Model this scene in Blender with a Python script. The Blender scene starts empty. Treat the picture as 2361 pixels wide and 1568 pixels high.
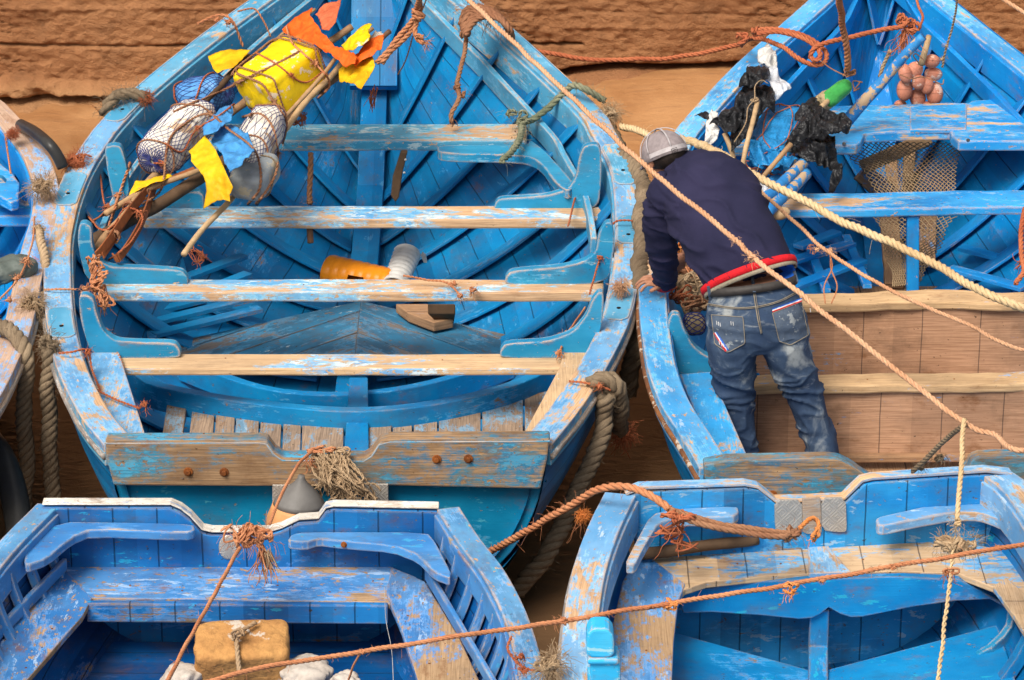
import bpy, bmesh, math, random
from mathutils import Vector, Matrix, noise
from mathutils.bvhtree import BVHTree
V = Vector
R = math.radians
scene = bpy.context.scene
COL = scene.collection
# ------------------------------------------------------------------ camera
PITCH = R(22); DIST = 14.0; HALF = 2.07/14.0
FW = V((0, math.cos(PITCH), -math.sin(PITCH))); UP = V((0, math.sin(PITCH), math.cos(PITCH))); RT = V((1, 0, 0))
CAM = V((0, 0, .75)) - FW*DIST
KK = 2*HALF/2361.0
def ray(dx, dy): return FW + RT*((dx-1180.5)*KK) + UP*((784-dy)*KK)
def P(dx, dy, z=.7):
    d = ray(dx, dy); return CAM + d*((z-CAM.z)/d.z)
def Q(dx, dy, y):
    d = ray(dx, dy); return CAM + d*((y-CAM.y)/d.y)
def PF(dx, dy, zf):
    z = .9
    for _ in range(30):
        p = P(dx, dy, z); z = z*.5+.5*zf(p.y)
    return P(dx, dy, z)
def interp(tab):
    def f(y):
        if y <= tab[0][0]: return tab[0][1]
        for (a, b), (c, d) in zip(tab, tab[1:]):
            if y <= c: return b+(d-b)*(y-a)/(c-a)
        return tab[-1][1]
    return f
def lerp(a, b, t): return a+(b-a)*t
# ------------------------------------------------------------------ curves
def catmull(pts, step, closed=False):
    pts = [V(p) for p in pts]
    n = len(pts)
    if n == 2 and not closed:
        k = max(1, int((pts[1]-pts[0]).length/step)); return [pts[0].lerp(pts[1], i/k) for i in range(k+1)]
    out = []
    for i in range(n if closed else n-1):
        if closed: a, b, c, d = pts[(i-1) % n], pts[i], pts[(i+1) % n], pts[(i+2) % n]
        else:
            b, c = pts[i], pts[i+1]
            a = pts[i-1] if i else b*2-c
            d = pts[i+2] if i+2 < n else c*2-b
        k = max(1, int((c-b).length/step+.5))
        for j in range(k):
            t = j/k; t2 = t*t; t3 = t2*t
            out.append(.5*((2*b)+(c-a)*t+(2*a-5*b+4*c-d)*t2+(3*b-a-3*c+d)*t3))
    if not closed: out.append(pts[-1].copy())
    return out
def resample(pts, n):
    L = [0]
    for a, b in zip(pts, pts[1:]): L.append(L[-1]+(b-a).length)
    out = []; j = 0
    for i in range(n):
        s = L[-1]*i/(n-1)
        while j < len(L)-2 and L[j+1] < s: j += 1
        out.append(pts[j].lerp(pts[j+1], (s-L[j])/max(1e-9, L[j+1]-L[j])))
    return out
# ------------------------------------------------------------------ mesh builder
class MB:
    def __init__(s): s.v = []; s.f = []; s.uv = []
    def vert(s, p): s.v.append(tuple(p)); return len(s.v)-1
    def face(s, idx, uv): s.f.append(tuple(idx)); s.uv.extend(uv)
    def grid(s, rows, closed=False, uscale=1, caps=False, flip=False):
        # rows: list of rings (lists of points); u runs over rows, v round the ring
        m = len(rows[0]); base = len(s.v)
        for r in rows:
            for p in r: s.v.append(tuple(p))
        u = [0]
        for a, b in zip(rows, rows[1:]): u.append(u[-1]+max((a[0]-b[0]).length, (a[m//2]-b[m//2]).length))
        mid = rows[len(rows)//2]; vv = [0]
        for j in range(m): vv.append(vv[-1]+(mid[(j+1) % m]-mid[j]).length)
        for i in range(len(rows)-1):
            for j in range(m if closed else m-1):
                a = base+i*m+j; b = base+i*m+(j+1) % m; c = b+m; d = a+m
                q = (a, b, c, d); t = ((u[i], vv[j]), (u[i], vv[j+1]), (u[i+1], vv[j+1]), (u[i+1], vv[j]))
                if flip: q = q[::-1]; t = t[::-1]
                s.face(q, t)
        if caps and closed:
            for i, rev in ((0, False), (len(rows)-1, True)):
                ids = [base+i*m+j for j in range(m)]
                if not rev: ids = ids[::-1]
                if flip: ids = ids[::-1]
                c = rows[i][0]
                s.face(ids, [((V(s.v[k])-c).length*.5, (V(s.v[k])-c).z) for k in ids])
    def sweep(s, path, w, h, side=None, up=V((0, 0, 1)), prof=None, caps=True):
        """rectangular bar along path; w across 'side', h along up; path at centre"""
        n = len(path); rows = []
        for i, p in enumerate(path):
            t = (path[min(i+1, n-1)]-path[max(i-1, 0)]).normalized()
            if side is not None: sd = side if isinstance(side, Vector) else side[i]
            else: sd = t.cross(up)
            sd = (sd-t*sd.dot(t)).normalized(); u2 = sd.cross(t).normalized()
            if u2.dot(up) < 0: u2 = -u2
            ww = w(i/(n-1)) if callable(w) else w; hh = h(i/(n-1)) if callable(h) else h
            pr = prof or [(-.5, .5), (.5, .5), (.5, -.5), (-.5, -.5)]
            rows.append([p+sd*(a*ww)+u2*(b*hh) for a, b in pr])
        s.grid(rows, closed=True, caps=caps)
    def box(s, p0, p1, w, h, up=V((0, 0, 1))): s.sweep([V(p0), V(p0).lerp(V(p1), .5), V(p1)], w, h, up=up)
    def tube(s, path, r, sides=6, caps=True, sq=1.0):
        n = len(path)
        if n < 2: return
        t0 = (path[1]-path[0]).normalized()
        a = t0.orthogonal().normalized(); rows = []
        for i, p in enumerate(path):
            t = (path[min(i+1, n-1)]-path[max(i-1, 0)])
            if t.length < 1e-9: t = t0
            t = t.normalized(); a = (a-t*a.dot(t))
            a = a.normalized() if a.length > 1e-6 else t.orthogonal().normalized()
            b = t.cross(a)
            rr = r(i/(n-1)) if callable(r) else r
            rows.append([p+a*(math.cos(k*2*math.pi/sides)*rr)+b*(math.sin(k*2*math.pi/sides)*rr*sq) for k in range(sides)])
        s.grid(rows, closed=True, caps=caps)
    def poly(s, out, vec, uax=None):
        """planar outline extruded by vec"""
        out = [V(p) for p in out]; n = len(out); base = len(s.v)
        nrm = V((0, 0, 0))
        for a, b in zip(out, out[1:]+out[:1]): nrm += a.cross(b)
        nrm.normalize()
        if nrm.dot(vec) > 0: out = out[::-1]; nrm = -nrm
        ua = uax or V((1, 0, 0))
        ua = (ua-nrm*ua.dot(nrm)).normalized(); va = nrm.cross(ua)
        for p in out: s.v.append(tuple(p))
        for p in out: s.v.append(tuple(p+vec))
        uvf = [(p.dot(ua), p.dot(va)) for p in out]
        s.face(range(base, base+n), uvf)
        s.face([base+n+i for i in range(n-1, -1, -1)], uvf[::-1])
        L = 0; vl = vec.length
        for i in range(n):
            j = (i+1) % n; d = (out[j]-out[i]).length
            s.face((base+i, base+n+i, base+n+j, base+j), ((L, 0), (L, vl), (L+d, vl), (L+d, 0))); L += d
    def build(s, name, mat, parent=None, smooth=True, bevel=0, col=True):
        me = bpy.data.meshes.new(name); me.from_pydata(s.v, [], s.f); me.update()
        uvl = me.uv_layers.new(name='UVMap')
        flat = [c for t in s.uv for c in t]
        if len(flat) == 2*len(me.loops): uvl.data.foreach_set('uv', flat)
        me.materials.append(mat)
        if smooth: me.polygons.foreach_set('use_smooth', [True]*len(me.polygons))
        o = bpy.data.objects.new(name, me); COL.objects.link(o)
        if bevel:
            m = o.modifiers.new('bevel', 'BEVEL'); m.width = bevel; m.segments = 2; m.limit_method = 'ANGLE'; m.angle_limit = R(35)
        if parent is not None: adopt(o, parent)
        else:
            xs = [v.co.x for v in me.vertices]; ys = [v.co.y for v in me.vertices]; z = min(v.co.z for v in me.vertices)
            c = V(((min(xs)+max(xs))/2, (min(ys)+max(ys))/2, z))
            me.transform(Matrix.Translation(-c)); o.location = c
        return o
def adopt(o, parent):
    o.parent = parent
    o.matrix_parent_inverse = Matrix.Translation(-(V(parent.location) if parent.parent is None else V((0, 0, 0))))
def empty(name, loc, label, cat, group=None):
    o = bpy.data.objects.new(name, None); COL.objects.link(o); o.location = loc; o.empty_display_size = .1
    return tag(o, label, cat, group)
def tag(o, label=None, cat=None, group=None, kind=None):
    if label: o['label'] = label
    if cat: o['category'] = cat
    if group: o['group'] = group
    if kind: o['kind'] = kind
    return o
# ------------------------------------------------------------------ nodes
class G:
    def __init__(s, name):
        s.m = bpy.data.materials.new(name); s.m.use_nodes = True; s.t = s.m.node_tree; s.t.nodes.clear()
        s.out = s.t.nodes.new('ShaderNodeOutputMaterial')
    def n(s, t, ins=None, o=0, **pr):
        nd = s.t.nodes.new('ShaderNode'+t)
        for k, v in pr.items(): setattr(nd, k, v)
        for k, v in (ins or {}).items():
            sk = nd.inputs[k]
            if isinstance(v, bpy.types.NodeSocket): s.t.links.new(v, sk)
            elif isinstance(v, (tuple, list)) and len(v) == 3 and sk.type == 'RGBA': sk.default_value = (*v, 1)
            else: sk.default_value = v
        return nd.outputs[o]
    def math(s, op, a, b=0, c=0, clamp=False): return s.n('Math', {0: a, 1: b, 2: c}, operation=op, use_clamp=clamp)
    def vmul(s, v, k): return s.n('VectorMath', {0: v, 1: k}, operation='MULTIPLY')
    def vadd(s, v, k): return s.n('VectorMath', {0: v, 1: k}, operation='ADD')
    def noise(s, v, sc, det=4, rough=.55, dist=0): return s.n('TexNoise', {'Vector': v, 'Scale': sc, 'Detail': det, 'Roughness': rough, 'Distortion': dist})
    def smooth(s, x, a, b, lo=0, hi=1): return s.n('MapRange', {0: x, 1: a, 2: b, 3: lo, 4: hi}, interpolation_type='SMOOTHSTEP')
    def mix(s, f, a, b, bt='MIX'):
        nd = s.t.nodes.new('ShaderNodeMix'); nd.data_type = 'RGBA'; nd.blend_type = bt
        for sk, v in ((nd.inputs[0], f), (nd.inputs[6], a), (nd.inputs[7], b)):
            if isinstance(v, bpy.types.NodeSocket): s.t.links.new(v, sk)
            elif isinstance(v, (tuple, list)): sk.default_value = (*v, 1)
            else: sk.default_value = v
        return nd.outputs[2]
    def bsdf(s, col, rough=.5, bump=None, bs=.5, bd=.002, **kw):
        ins = {'Base Color': col, 'Roughness': rough, 'Specular IOR Level': .22}; ins.update(kw)
        if bump is not None: ins['Normal'] = s.n('Bump', {'Height': bump, 'Strength': bs, 'Distance': bd})
        b = s.n('BsdfPrincipled', ins); s.t.links.new(b, s.out.inputs['Surface']); return s.m
    def uv(s):
        u = s.n('UVMap', uv_map='UVMap') if False else s.n('TexCoord', o=2)
        rnd = s.n('ObjectInfo', o=5)
        return s.vadd(u, s.n('CombineXYZ', {0: s.math('MULTIPLY', rnd, 37.0), 1: s.math('MULTIPLY', rnd, 13.0), 2: s.math('MULTIPLY', rnd, 5.0)}))
    def obj(s): return s.n('TexCoord', o=3)

def paint(name, c1, c2, wear=.3, wood=((.20, .11, .055), (.50, .31, .17)), edge=.22, flake=None, seam=None, rough=.48,
          sc=1.0, dirt=.5, dcol=(.05, .035, .025), bs=.6, soft=.03, patch2=None):
    dirt = min(1, dirt*1.5+.12)
    g = G(name); raw = g.n('TexCoord', o=2); uv = g.uv()
    big = g.noise(g.vmul(uv, (1.3*sc, 2.7*sc, 1)), 2.2, 7, .66, .5)
    med = g.noise(g.vmul(uv, (9*sc, 17*sc, 1)), 2.0, 6, .7)
    grain = g.noise(g.vmul(uv, (2.2, 70, 1)), 2.4, 4, .6, .4)
    grain2 = g.noise(g.vmul(uv, (6, 260, 1)), 1.5, 2, .6)
    bn = g.n('Bevel', {'Radius': .014}, samples=2); gn = g.n('NewGeometry', o=1)
    dt = g.n('VectorMath', {0: bn, 1: gn}, o=1, operation='DOT_PRODUCT')
    e = g.smooth(dt, .995, .82)
    e = g.math('MULTIPLY', e, g.smooth(g.noise(g.vmul(uv, (1, 1, 1)), 7, 5, .7), .38, .60, .12, 1.25))
    val = g.math('MULTIPLY', big, .55)
    val = g.math('MULTIPLY_ADD', med, .30, val); val = g.math('MULTIPLY_ADD', grain, .15, val)
    val = g.math('MULTIPLY_ADD', e, edge, val)
    low = g.noise(g.vmul(g.vadd(uv, (51, 3, 0)), (.8, 1.2, 1)), 1.5, 3, .5)
    val = g.math('MULTIPLY_ADD', g.math('SUBTRACT', low, .5), .38, val)
    thr = .5+(.5-wear)*.36
    mask = g.smooth(val, thr-soft, thr+soft)
    chn = g.noise(g.vmul(g.vadd(uv, (5.5, 1.2, 0)), (12*sc, 20*sc, 1)), 2.2, 6, .72, .4)
    th2 = .5+(.5-wear*.55)*.36
    chip = g.smooth(chn, th2-.01, th2+.015)
    scn = g.noise(g.vmul(g.vadd(uv, (1.5, 9.2, 0)), (3, 150, 1)), 2.0, 3, .7, 1.2)
    chip = g.math('MAXIMUM', chip, g.smooth(scn, .72, .76, 0, .6))
    mask = g.math('MAXIMUM', mask, chip)
    tone = g.noise(g.vmul(uv, (1.3, 2.2, 1)), 1.7, 4, .6)
    pc = g.mix(g.smooth(tone, .34, .66), c1, c2)
    st = g.noise(g.vmul(uv, (4, 40, 1)), 1.2, 4, .7)
    pc = g.mix(g.smooth(st, .62, .80, 0, .5), pc, tuple(min(1, x*1.5+.04) for x in c2))
    if flake:
        fn = g.noise(g.vmul(g.vadd(uv, (7.7, 3.1, 0)), (3.2*sc, 9*sc, 1)), 2.4, 7, .7, .2)
        pc = g.mix(g.smooth(fn, .5+(.5-flake[1])*.34-.012, .5+(.5-flake[1])*.34+.012, 0, flake[2] if len(flake) > 2 else .9), pc, flake[0])
    if patch2:
        fn = g.noise(g.vmul(g.vadd(uv, (17.7, 23.1, 0)), (1.6*sc, 5*sc, 1)), 2.0, 6, .7, .2)
        pc = g.mix(g.smooth(fn, .5+(.5-patch2[1])*.34-.015, .5+(.5-patch2[1])*.34+.015, 0, .9), pc, patch2[0])
    wc = g.mix(g.smooth(grain, .3, .72), wood[0], wood[1])
    wc = g.mix(g.smooth(grain2, .35, .7, 0, .35), wc, tuple(min(1, x*1.25+.02) for x in wood[1]))
    wc = g.mix(g.smooth(tone, .35, .7, 0, .4), wc, tuple(x*.75+.03 for x in wood[0]))
    c = g.mix(mask, pc, wc)
    rim = g.math('MULTIPLY', g.smooth(val, thr-.055, thr-soft), g.math('SUBTRACT', 1, mask))
    c = g.mix(g.math('MULTIPLY', rim, .28), c, tuple(min(1, x*1.7+.12) for x in c2))
    sp = g.noise(g.vmul(uv, (1, 1.4, 1)), 42, 3, .6)
    c = g.mix(g.smooth(sp, .67, .73, 0, dirt), c, dcol)
    gr = g.noise(g.vmul(g.vadd(uv, (3, 8, 0)), (1.2, 1.6, 1)), 4.5, 7, .7)
    c = g.mix(g.smooth(gr, .46, .80, 0, dirt*.7), c, tuple(x*2.2 for x in dcol))
    ru = g.noise(g.vmul(g.vadd(uv, (13, 4, 0)), (1.6, 3.0, 1)), 3.0, 6, .68)
    c = g.mix(g.smooth(ru, .58, .74, 0, dirt*.8), c, (.19, .075, .028))
    bd_ = g.noise(g.vmul(g.vadd(uv, (31, 14, 0)), (1, 1.5, 1)), 8.5, 4, .6)
    c = g.mix(g.smooth(bd_, .765, .785, 0, .85), c, (.62, .60, .55))
    sm = g.noise(g.vmul(g.vadd(uv, (2, 44, 0)), (1, 2.0, 1)), 1.6, 6, .7)
    c = g.mix(g.smooth(sm, .50, .72, 0, min(.75, dirt)), c, g.mix(.5, c, (.035, .03, .028)))
    h = g.math('MULTIPLY_ADD', mask, -1.0, g.math('MULTIPLY', grain, .5))
    h = g.math('MULTIPLY_ADD', grain2, g.math('MULTIPLY', mask, .5), h); h = g.math('MULTIPLY_ADD', med, .35, h)
    if seam:
        ax, sp_, wd = seam
        sx = g.n('SeparateXYZ', {0: raw}, o=ax)
        wob = g.noise(g.vmul(uv, (1, 1, 1)), 5, 2)
        pp = g.math('PINGPONG', g.math('MULTIPLY_ADD', wob, .006, sx), sp_/2)
        ln = g.smooth(pp, wd, wd*.35)
        c = g.mix(g.math('MULTIPLY', ln, .62), c, (.006, .012, .02)); h = g.math('MULTIPLY_ADD', ln, -5.0, h)
        idn = g.n('TexWhiteNoise', {'W': g.math('FLOOR', g.math('DIVIDE', g.math('ADD', sx, sp_/2), sp_))}, noise_dimensions='1D')
        c = g.mix(1.0, c, g.mix(idn, (.72, .72, .74), (1.12, 1.12, 1.1)), 'MULTIPLY')
    return g.bsdf(c, g.math('MULTIPLY_ADD', mask, .3, rough), h, bs, .0022)
def plain(name, c, c2=None, rough=.6, sc=30, bump=.4, det=5, spot=None, stretch=(1, 1, 1), bd=.004, obj=True, **kw):
    g = G(name); co = g.obj() if obj else g.uv(); co = g.vmul(co, stretch)
    n1 = g.noise(co, sc, det, .6); n2 = g.noise(co, sc*.17, 4, .6)
    col = g.mix(g.smooth(n2, .3, .7), c, c2 or tuple(x*.6 for x in c)); col = g.mix(g.smooth(n1, .35, .75, 0, .45), col, tuple(x*.45 for x in (c2 or c)))
    if spot: col = g.mix(g.smooth(g.noise(co, sc*spot[2] if len(spot) > 2 else sc*.35, 6, .7), .5+(.5-spot[1])*.34-.01, .5+(.5-spot[1])*.34+.02), col, spot[0])
    return g.bsdf(col, rough, n1, bump, bd, **kw)
def ropemat(name, c, c2):
    g = G(name); co = g.uv(); n1 = g.noise(g.vmul(co, (60, 260, 1)), 1, 4, .7); n2 = g.noise(g.vmul(co, (3, 3, 1)), 1.3, 4, .6)
    col = g.mix(g.smooth(n2, .3, .7), c, c2); col = g.mix(g.smooth(n1, .4, .8, 0, .6), col, tuple(x*.4 for x in c)); col = g.mix(g.smooth(n1, .42, .2, 0, .4), col, tuple(min(1, x*1.5+.03) for x in c2))
    return g.bsdf(col, .85, n1, .8, .002)
WOODT = ((.36, .20, .10), (.68, .44, .25))
WOODG = ((.12, .085, .06), (.30, .21, .145))
M = {}
M['hullA'] = paint('blue_hull_paint', (.003, .145, .36), (.005, .205, .45), .12, WOODG, .06, ((.10, .33, .55), .10, .6), (1, .155, .004), .42, dirt=.35, bs=.4)
M['ribA'] = paint('blue_rib_paint', (.003, .155, .38), (.006, .215, .46), .14, WOODG, .08, ((.12, .36, .56), .12, .5), None, .42, dirt=.35)
M['capA'] = paint('weathered_light_blue_paint', (.06, .27, .44), (.13, .37, .55), .22, WOODT, .32, ((.38, .52, .60), .16, .8), None, .5, dirt=.3)
M['capA2'] = paint('weathered_blue_paint_worn', (.08, .26, .50), (.16, .37, .60), .36, WOODT, .34, ((.42, .50, .58), .12, .7), None, .5, dirt=.3)
M['kneeA'] = paint('teal_knee_paint', (.008, .185, .36), (.03, .27, .46), .14, WOODT, .42, ((.20, .42, .52), .10, .6), None, .46, dirt=.3)
M['inwA'] = paint('light_blue_inwale', (.05, .26, .43), (.10, .35, .52), .24, WOODT, .24, ((.34, .5, .58), .12, .7), None, .46, dirt=.3)
M['thwA'] = paint('peeling_thwart_paint', (.10, .32, .58), (.20, .46, .68), .46, WOODT, .30, ((.60, .68, .70), .36, .95), None, .5, dirt=.25)
M['thwA2'] = paint('teal_thwart_paint', (.035, .25, .42), (.10, .37, .52), .38, WOODT, .26, ((.46, .60, .62), .28, .9), None, .5, dirt=.25)
M['thwA3'] = paint('tan_thwart_wood', (.10, .27, .55), (.20, .42, .66), .66, ((.42, .26, .135), (.66, .45, .26)), .20, ((.62, .70, .72), .40, .95), None, .55, dirt=.25)
M['sternA'] = paint('stained_transom_beam', (.012, .16, .29), (.03, .23, .36), .50, ((.14, .075, .035), (.40, .25, .13)), .12, ((.12, .15, .13), .42, .75), None, .6, dirt=.95, dcol=(.05, .022, .008), soft=.06)
M['transA'] = paint('teal_transom_paint', (.003, .16, .31), (.008, .23, .41), .12, ((.10, .09, .06), (.25, .2, .13)), .1, ((.10, .42, .50), .10, .5), None, .4, dirt=.45)
M['green'] = plain('green_bottom_paint', (.03, .12, .06), (.015, .07, .04), .6, 12)
M['floorA'] = paint('grey_blue_sole_paint', (.03, .10, .17), (.03, .19, .34), .36, ((.10, .09, .085), (.20, .17, .15)), .1, ((.5, .55, .55), .07, .8), None, .55, dirt=.7)
M['plankA'] = paint('grey_brown_planks', (.10, .20, .30), (.16, .28, .38), .60, ((.17, .115, .08), (.40, .28, .19)), .1, ((.5, .5, .5), .05, .6), None, .6, dirt=.45)
M['hullB'] = paint('bright_blue_hull_paint', (.002, .15, .40), (.004, .23, .53), .08, WOODG, .05, ((.10, .36, .66), .10, .5), (1, .16, .004), .4, dirt=.25, bs=.4)
M['ribB'] = paint('bright_blue_rib_paint', (.004, .17, .49), (.010, .25, .60), .10, WOODT, .10, None, None, .4, dirt=.25)
M['capB'] = paint('bright_blue_cap_paint', (.04, .27, .58), (.11, .40, .70), .30, WOODT, .22, ((.4, .52, .66), .16, .7), None, .45, dirt=.25)
M['thwB'] = paint('bright_blue_thwart_paint', (.010, .22, .56), (.04, .33, .68), .30, WOODT, .28, ((.3, .5, .7), .14, .6), None, .45, dirt=.3)
M['woodB'] = paint('bare_tan_wood', (.14, .26, .48), (.2, .34, .55), .80, ((.40, .24, .115), (.64, .43, .235)), .05, None, None, .6, dirt=.35, dcol=(.1, .06, .03))
M['soleB'] = paint('bare_brown_floor', (.05, .17, .34), (.08, .2, .38), .76, ((.24, .125, .062), (.46, .265, .14)), .05, None, (1, .23, .0035), .6, dirt=.55, dcol=(.045, .03, .02))
M['hullC'] = paint('deep_blue_hull_paint', (.002, .05, .20), (.004, .09, .29), .10, WOODG, .08, None, (1, .16, .004), .42, dirt=.5, bs=.4)
M['transC'] = paint('deep_blue_transom_paint', (.008, .115, .36), (.016, .18, .46), .16, WOODG, .3, ((.02, .40, .66), .16, .8), (0, .16, .0035), .42, dirt=.55)
M['capC'] = paint('worn_deep_blue_cap', (.05, .20, .42), (.11, .30, .52), .32, WOODT, .34, ((.10, .36, .52), .25, .7), None, .48, dirt=.45)
M['kneeC'] = paint('periwinkle_knee_paint', (.035, .175, .44), (.075, .26, .54), .18, ((.30, .22, .15), (.50, .40, .29)), .32, ((.06, .36, .6), .14, .7), None, .45, dirt=.4)
M['benchC'] = paint('worn_bench_paint', (.03, .16, .42), (.09, .26, .52), .44, ((.27, .165, .08), (.47, .30, .165)), .16, ((.42, .55, .70), .22, .7), None, .5, dirt=.6)
M['hullD'] = paint('mid_blue_hull_paint', (.002, .10, .29), (.004, .15, .39), .12, WOODG, .06, ((.02, .36, .42), .10, .7), (1, .15, .004), .4, dirt=.5, bs=.4)
M['transD'] = paint('mid_blue_transom_paint', (.01, .20, .51), (.03, .30, .62), .20, WOODG, .28, ((.35, .5, .6), .12, .7), (0, .15, .0035), .42, dirt=.45)
M['capD'] = paint('pale_blue_cap', (.09, .28, .52), (.19, .39, .62), .32, WOODT, .30, ((.5, .6, .68), .2, .7), None, .48, dirt=.25)
M['benchD'] = paint('tan_bench_worn', (.06, .24, .50), (.14, .36, .60), .62, ((.40, .25, .13), (.60, .42, .26)), .12, ((.55, .62, .66), .16, .7), (0, .21, .003), .55, dirt=.4)
M['fasD'] = paint('blue_fascia_paint', (.004, .165, .41), (.01, .235, .51), .14, WOODG, .3, ((.02, .4, .55), .12, .7), None, .42, dirt=.4)
M['capE'] = paint('pinkish_worn_cap', (.10, .26, .58), (.2, .38, .66), .56, ((.36, .22, .15), (.55, .38, .27)), .2, ((.45, .12, .10), .22, .6), None, .5, dirt=.4)
M['lightpost'] = paint('cyan_post_paint', (.02, .36, .66), (.06, .46, .72), .14, WOODT, .2, ((.4, .62, .62), .3, .7), None, .5, dirt=.2)
M['rail'] = paint('worn_rub_rail', (.16, .14, .13), (.26, .24, .22), .45, ((.20, .12, .07), (.52, .40, .30)), .1, ((.6, .58, .55), .25, .8), None, .45, dirt=.5, sc=1.5)
M['railrust'] = plain('rusty_rail', (.28, .11, .035), (.12, .05, .025), .7, 40, spot=((.45, .36, .28), .3))
M['rust'] = plain('rusty_iron', (.33, .10, .02), (.12, .04, .015), .75, 60, Metallic=.3)
M['steel'] = plain('dull_steel', (.25, .25, .25), (.12, .10, .09), .4, 60, Metallic=.8)
M['void'] = plain('dark_hole', (.01, .008, .006), None, .9)
M['drift'] = plain('old_dark_wood', (.13, .075, .04), (.06, .035, .02), .7, 14, stretch=(1, 1, 1))
M['rawpole'] = plain('bare_pole_wood', (.44, .27, .135), (.27, .15, .075), .65, 22, stretch=(1, 1, 1))
M['palepole'] = plain('pale_stick_wood', (.52, .36, .20), (.36, .22, .11), .65, 25)
M['darkpole'] = plain('dark_pole_bark', (.20, .11, .06), (.11, .06, .035), .75, 30)
M['redboard'] = plain('red_brown_lath', (.34, .105, .035), (.18, .055, .02), .65, 28)
M['bluepole'] = plain('blue_worn_pole', (.02, .17, .46), (.04, .25, .55), .5, 30, spot=((.45, .31, .19), .42, .35), stretch=(1, 1, 1))
M['r_orange'] = ropemat('orange_rope', (.42, .15, .065), (.56, .25, .12))
M['r_tan'] = ropemat('tan_orange_rope', (.50, .25, .13), (.62, .36, .21))
M['r_rust'] = ropemat('rust_red_rope', (.34, .085, .035), (.45, .14, .06))
M['r_pale'] = ropemat('pale_hemp_rope', (.52, .35, .18), (.64, .47, .27))
M['r_grey'] = ropemat('grey_brown_fender_rope', (.13, .09, .055), (.26, .19, .12))
M['r_fray'] = ropemat('frayed_hemp', (.32, .20, .11), (.46, .33, .20))
M['r_green'] = ropemat('green_grey_rope', (.12, .14, .085), (.26, .25, .16))
M['r_brown'] = ropemat('brown_rope', (.24, .10, .05), (.34, .17, .09))
M['r_bright'] = ropemat('bright_orange_twine', (.62, .19, .04), (.66, .28, .10))
M['r_blue'] = ropemat('navy_net_twine', (.03, .04, .16), (.06, .07, .24))
M['r_net'] = ropemat('tan_net_twine', (.30, .20, .11), (.42, .29, .16))
M['foamw'] = plain('dirty_white_foam', (.78, .73, .65), (.66, .57, .46), .7, 14, spot=((.50, .34, .2), .25, .3), bd=.006)
M['tarpb'] = plain('blue_plastic', (.10, .29, .60), (.06, .21, .50), .42, 25)
M['tarpb2'] = plain('bright_blue_plastic', (.035, .24, .50), (.02, .16, .40), .36, 25)
M['yellow'] = plain('yellow_plastic_scuffed', (.80, .56, .008), (.76, .47, .006), .42, 18, spot=((.66, .53, .38), .27, .5), bd=.006)
M['yflag'] = plain('yellow_flag_cloth', (.80, .50, .008), (.66, .34, .006), .6, 14, bump=.7, bd=.006)
M['oflag'] = plain('orange_flag_cloth', (.82, .14, .015), (.62, .09, .012), .6, 14, bump=.7, bd=.006)
M['pflag'] = plain('faded_orange_cloth', (.62, .16, .07), (.55, .12, .05), .6, 60)
M['bflag'] = plain('blue_flag_cloth', (.07, .29, .60), (.05, .20, .48), .6, 14, bump=.7, bd=.006)
M['greyp'] = plain('grey_plastic_can', (.30, .32, .33), (.24, .26, .27), .45, 22, spot=((.38, .33, .24), .35, .4))
M['orangep'] = plain('orange_plastic', (.80, .27, .012), (.74, .22, .01), .35, 12)

M['whitep'] = plain('white_plastic', (.60, .58, .55), (.5, .47, .43), .4, 20)
M['blackbag'] = plain('black_plastic_bag', (.020, .020, .022), (.030, .030, .032), .40, 8, bump=.25, bd=.004)
M['bulkB'] = paint('bare_pinkish_brown_bulkhead', (.03, .17, .38), (.06, .25, .46), .80, ((.30, .155, .085), (.52, .295, .175)), .04, ((.10, .07, .055), .22, .7), (0, .25, .003), .65, dirt=.55, dcol=(.06, .035, .022), bs=.35)
M['greenp'] = plain('green_bottle_plastic', (.06, .36, .08), (.04, .26, .06), .25, 20)
M['foamt'] = plain('tan_foam', (.42, .32, .18), (.3, .22, .12), .8, 50, bd=.01)
M['pinkf'] = plain('pink_plastic_float', (.62, .26, .17), (.54, .20, .12), .42, 20, spot=((.66, .42, .32), .25, .5))
M['blockf'] = plain('orange_brown_foam', (.52, .27, .09), (.38, .18, .06), .85, 40, spot=((.50, .42, .34), .24, .12), bd=.012, bump=.8)
M['sack'] = plain('dirty_white_sack', (.52, .46, .40), (.42, .35, .29), .8, 40)
M['rubber'] = plain('black_rubber', (.02, .02, .022), (.035, .033, .03), .35, 20)
M['greytarp'] = plain('grey_green_tarp', (.11, .13, .115), (.08, .095, .085), .55, 18)
M['buoyo'] = plain('orange_buoy', (.62, .30, .12), (.55, .24, .09), .5, 12, spot=((.4, .3, .2), .3))
M['buoyg'] = plain('grey_buoy_top', (.17, .16, .15), (.12, .11, .10), .5, 12)
g = G('clear_film')
gn = g.noise(g.obj(), 30, 4)
g.bsdf(g.mix(gn, (.55, .56, .58), (.75, .75, .76)), .25, gn, .6, .004, Alpha=.62); M['film'] = g.m
# diamond plate
g = G('diamond_plate'); uv = g.n('TexCoord', o=2)
a = g.n('SeparateXYZ', {0: uv}, o=0); b = g.n('SeparateXYZ', {0: uv}, o=1)
s1 = g.math('SINE', g.math('MULTIPLY', g.math('ADD', a, b), 420)); s2 = g.math('SINE', g.math('MULTIPLY', g.math('SUBTRACT', a, b), 420))
ck = g.n('TexChecker', {'Vector': uv, 'Scale': 34.0}, o=1)
hh = g.smooth(g.math('ADD', g.math('MULTIPLY', s1, ck), g.math('MULTIPLY', s2, g.math('SUBTRACT', 1, ck))), .2, .8)
nn = g.noise(uv, 25, 5)
M['plate'] = g.bsdf(g.mix(nn, (.42, .38, .33), (.55, .50, .44)), .42, hh, .8, .004, Metallic=.5)

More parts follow.
